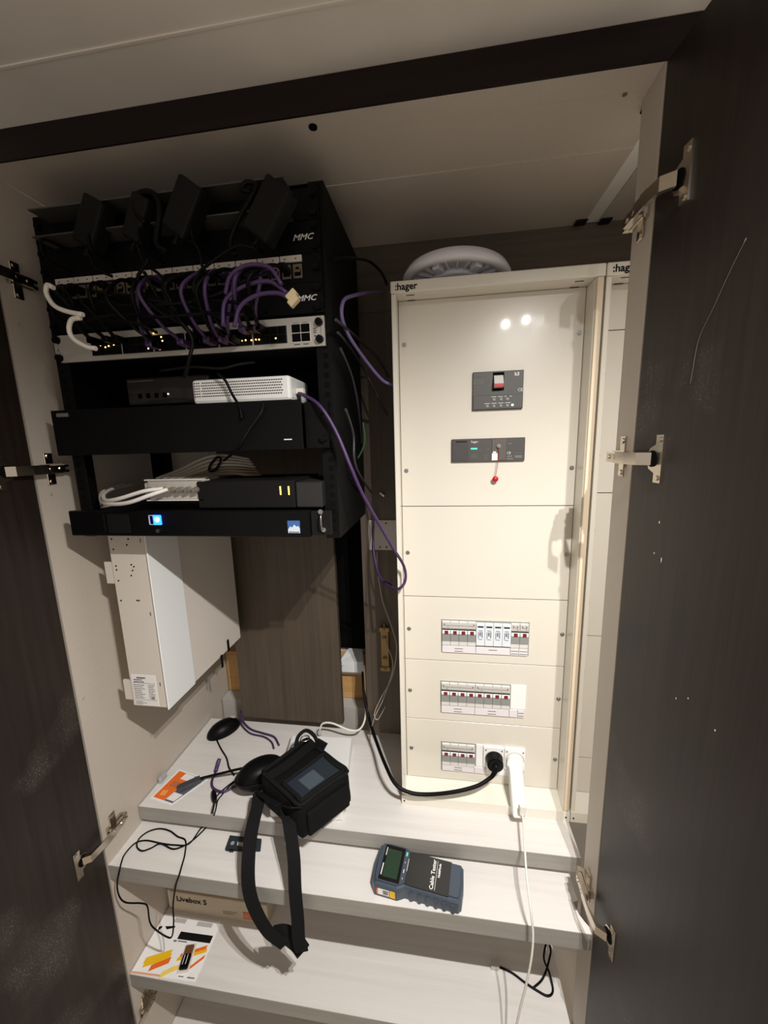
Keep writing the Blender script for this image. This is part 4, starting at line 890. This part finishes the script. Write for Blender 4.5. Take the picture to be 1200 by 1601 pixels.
prints([(-.030,-.0285,-.013,-.006),(-.024,-.0232,-.008,.016),(-.0305,-.029,.006,.008),(-.030,-.0285,-.024,-.022)], MT@Matrix.Translation((0,0,hh+.0009)), M_wink, ct)
for i in range(6):
    bm = NB(); cyl(bm, (-.010+i*.016,-tw+.0022,.010), .0052, .018, 'Z', 12, None, MT); ob('grip_rib', bm, M_slate, ct)
o = ob('price_sticker', box(NB(), -.076,-.052,-hw-.0006,-hw,.006,.019, MT), M_paper, ct)
ob('orange_edge', box(NB(), -.077,-.074,-hw-.0008,-hw,.006,.019, MT), M_orange, ct)
bm = NB()
for i in range(6): box(bm, -.0635+i*.0017,-.0625+i*.0017,-hw-.0009,-hw-.0005,.008,.018, MT)
ob('barcode', bm, M_ink, o)
tag(ob('yellow_sticker', box(NB(), -.0505,-.0395,-hw-.0006,-hw+.001,.005,.0195, MT), M_yellow, ct),'yellow warning sticker')

# ================= LOWER SHELF =================
Z3 = -1.180
lb = thing('router_carton','beige router carton with Livebox 5 lettering standing on the lower shelf','carton', (-.555,.80,Z3))
p = Y(250,1392,.716); Mx = Matrix.Identity(4)
zt_ = Y(300,1402,.716).z+.002
zt_ = -1.118
ob('box', box(NB(), -.690,-.425,.716,.90,Z3,zt_, None, .0012), M_card, lb)
ob('flap', box(NB(), -.700,-.6905,.720,.84,Z3+.004,zt_-.004, None, .001), mat('inner_card',(214,204,186),.7), lb)
text('Livebox 5', .0215, front(-.672,.7155,zt_-.0265), M_ink, lb, 'lettering', bold=.0004)
lg = ob('logo_square', B(-.490,-.468,.7150,.716,Z3+.010,Z3+.032), mat('rust_orange',(206,112,72),.6), lb)
text('<', .020, front(-.4875,.7148,Z3+.0135), M_card, lg, 'emblem')
prints(rows_of_print(-.545,-.495,Z3+.026,.006,2,.004,9)+rows_of_print(-.462,-.445,Z3+.024,.006,1,.004,3), front(0,.7158,0), mat('faded_print',(150,136,118),.7), lb)
# blister card
bc = thing('blister_card','white blister card with yellow and orange cable pictures on the lower shelf','packaging', (-.63,.65,Z3))
q0,q1,q2,q3 = Z(254,1428,Z3),Z(346,1441,Z3),Z(305,1535,Z3),Z(200,1521,Z3)
q2.y = max(q2.y,.5925); q3.y = max(q3.y,.5925); q0.x=max(q0.x,-.702); q3.x=max(q3.x,-.702)
zz = Z3
quad_card('card', ((0,0),(1,0),(1,1),(0,1)), zz, zz+.0012, mat('gloss_card',(246,245,244),.35), bc)
def qc(nm, us, m, k=1): return quad_card(nm, us, zz+.0012, zz+.0012+.0002*k, m, bc)
qc('hang_hole', ((.22,.05),(.42,.05),(.42,.13),(.22,.13)), mat('card_hole_grey',(186,184,182),.6)); qc('hang_hole', ((.62,.06),(.88,.06),(.88,.14),(.62,.14)), mat('card_hole_grey',(186,184,182),.6))
qc('black_bar', ((.42,.27),(.97,.27),(.97,.40),(.42,.40)), M_ink)
qc('check_mark', ((.12,.22),(.28,.19),(.29,.22),(.17,.27)), M_ink); qc('check_mark', ((.02,.24),(.07,.22),(.08,.25),(.04,.32)), M_ink)
qc('print', ((.38,.42),(.43,.42),(.43,.45),(.38,.45)), M_gink); qc('print', ((.45,.42),(.60,.42),(.60,.44),(.45,.44)), M_gink)
for i,(u,v,u2,v2,w_,c) in enumerate(((.10,.80,.44,.62,.05,M_yellow),(.12,.86,.46,.68,.045,M_yellow),(.24,.90,.48,.74,.05,M_orange),(.60,.66,.95,.47,.035,M_orange),(.58,.72,.97,.52,.03,M_yellow),(.50,.93,.74,.78,.04,mat('pale_yellow',(246,216,110),.5)),(.80,.86,.98,.62,.03,M_orange),(.45,.98,.60,.86,.05,mat('pale_yellow',(246,216,110),.5)))):
    qc('picture_cable', ((u,v-w_),(u2,v2-w_),(u2,v2+w_),(u,v+w_)), c, 1+i*.3)
qc('border', ((.0,.97),(.45,.97),(.45,1),(0,1)), mat('pale_rust',(226,170,130),.5))
qc('print', ((.72,.95),(.80,.95),(.80,.965),(.72,.965)), M_gink); qc('print', ((.86,.95),(.97,.95),(.97,.97),(.86,.97)), M_gink)
# the connector in its blister
def LQ(u,v,z): p_ = (q0*(1-u)+q1*u)*(1-v)+(q3*(1-u)+q2*u)*v; return Vector((p_.x,p_.y,z))
a, b = LQ(.70,.50,0), LQ(.76,.88,0); d = b-a; an = math.atan2(d.y,d.x); c = (a+b)/2
ob('blister', box(NB(), -d.length/2-.004,d.length/2+.004,-.013,.013,0,.004, Matrix.Translation((c.x,c.y,zz+.0012))@Matrix.Rotation(an,4,'Z'), .0015), mat('milky_blister',(222,214,204),.2), bc)
ob('connector', box(NB(), -d.length*.12,d.length/2,-.0095,.0095,.002,.010, Matrix.Translation((c.x,c.y,zz+.0012))@Matrix.Rotation(an,4,'Z'), .002), M_black, bc)
ob('connector_tip', box(NB(), -d.length/2,-d.length*.12,-.0095,.0095,.002,.009, Matrix.Translation((c.x,c.y,zz+.0012))@Matrix.Rotation(an,4,'Z'), .0015), mat('brown_plastic',(110,70,40),.4), bc)
bm = NB()
for q in (-.004,.003): box(bm, -d.length*.05,d.length*.35,q-.0006,q+.0006,.0098,.0104, Matrix.Translation((c.x,c.y,zz+.0012))@Matrix.Rotation(an,4,'Z'))
ob('print', bm, M_wink, bc)
# black cable at the right of the lower shelf
bk = thing('black_patch_cable','black cable with a clear plug lying at the right of the lower shelf','cable', tuple(Z(800,1530,Z3)))
zc = Z3+.003
ob('cord', tube(NB(), [Z(781,1512,zc),Z(800,1521,zc),Z(820,1536,zc),Z(838,1548,zc),Z(856,1557,zc),Z(864,1548,zc),Z(858,1520,zc+.01),Y(850,1500,.72),Y(852,1480,.74),Y(858,1462,.77)], .0022, 8), M_cab, bk)
ob('cord', tube(NB(), [Z(834,1544,zc+.004),Z(848,1530,zc+.004),Z(857,1505,zc+.015),Y(860,1482,.74),Y(850,1462,.78)], .0022, 8), M_cab, bk)
p = Z(773,1511,zc); ob('plug', box(NB(), -.009,.009,-.006,.006,-.003,.009, Matrix.Translation(p), .001), M_clear, bk)
for q in bpy.data.objects:
    if '_w' in q: del q['_w']
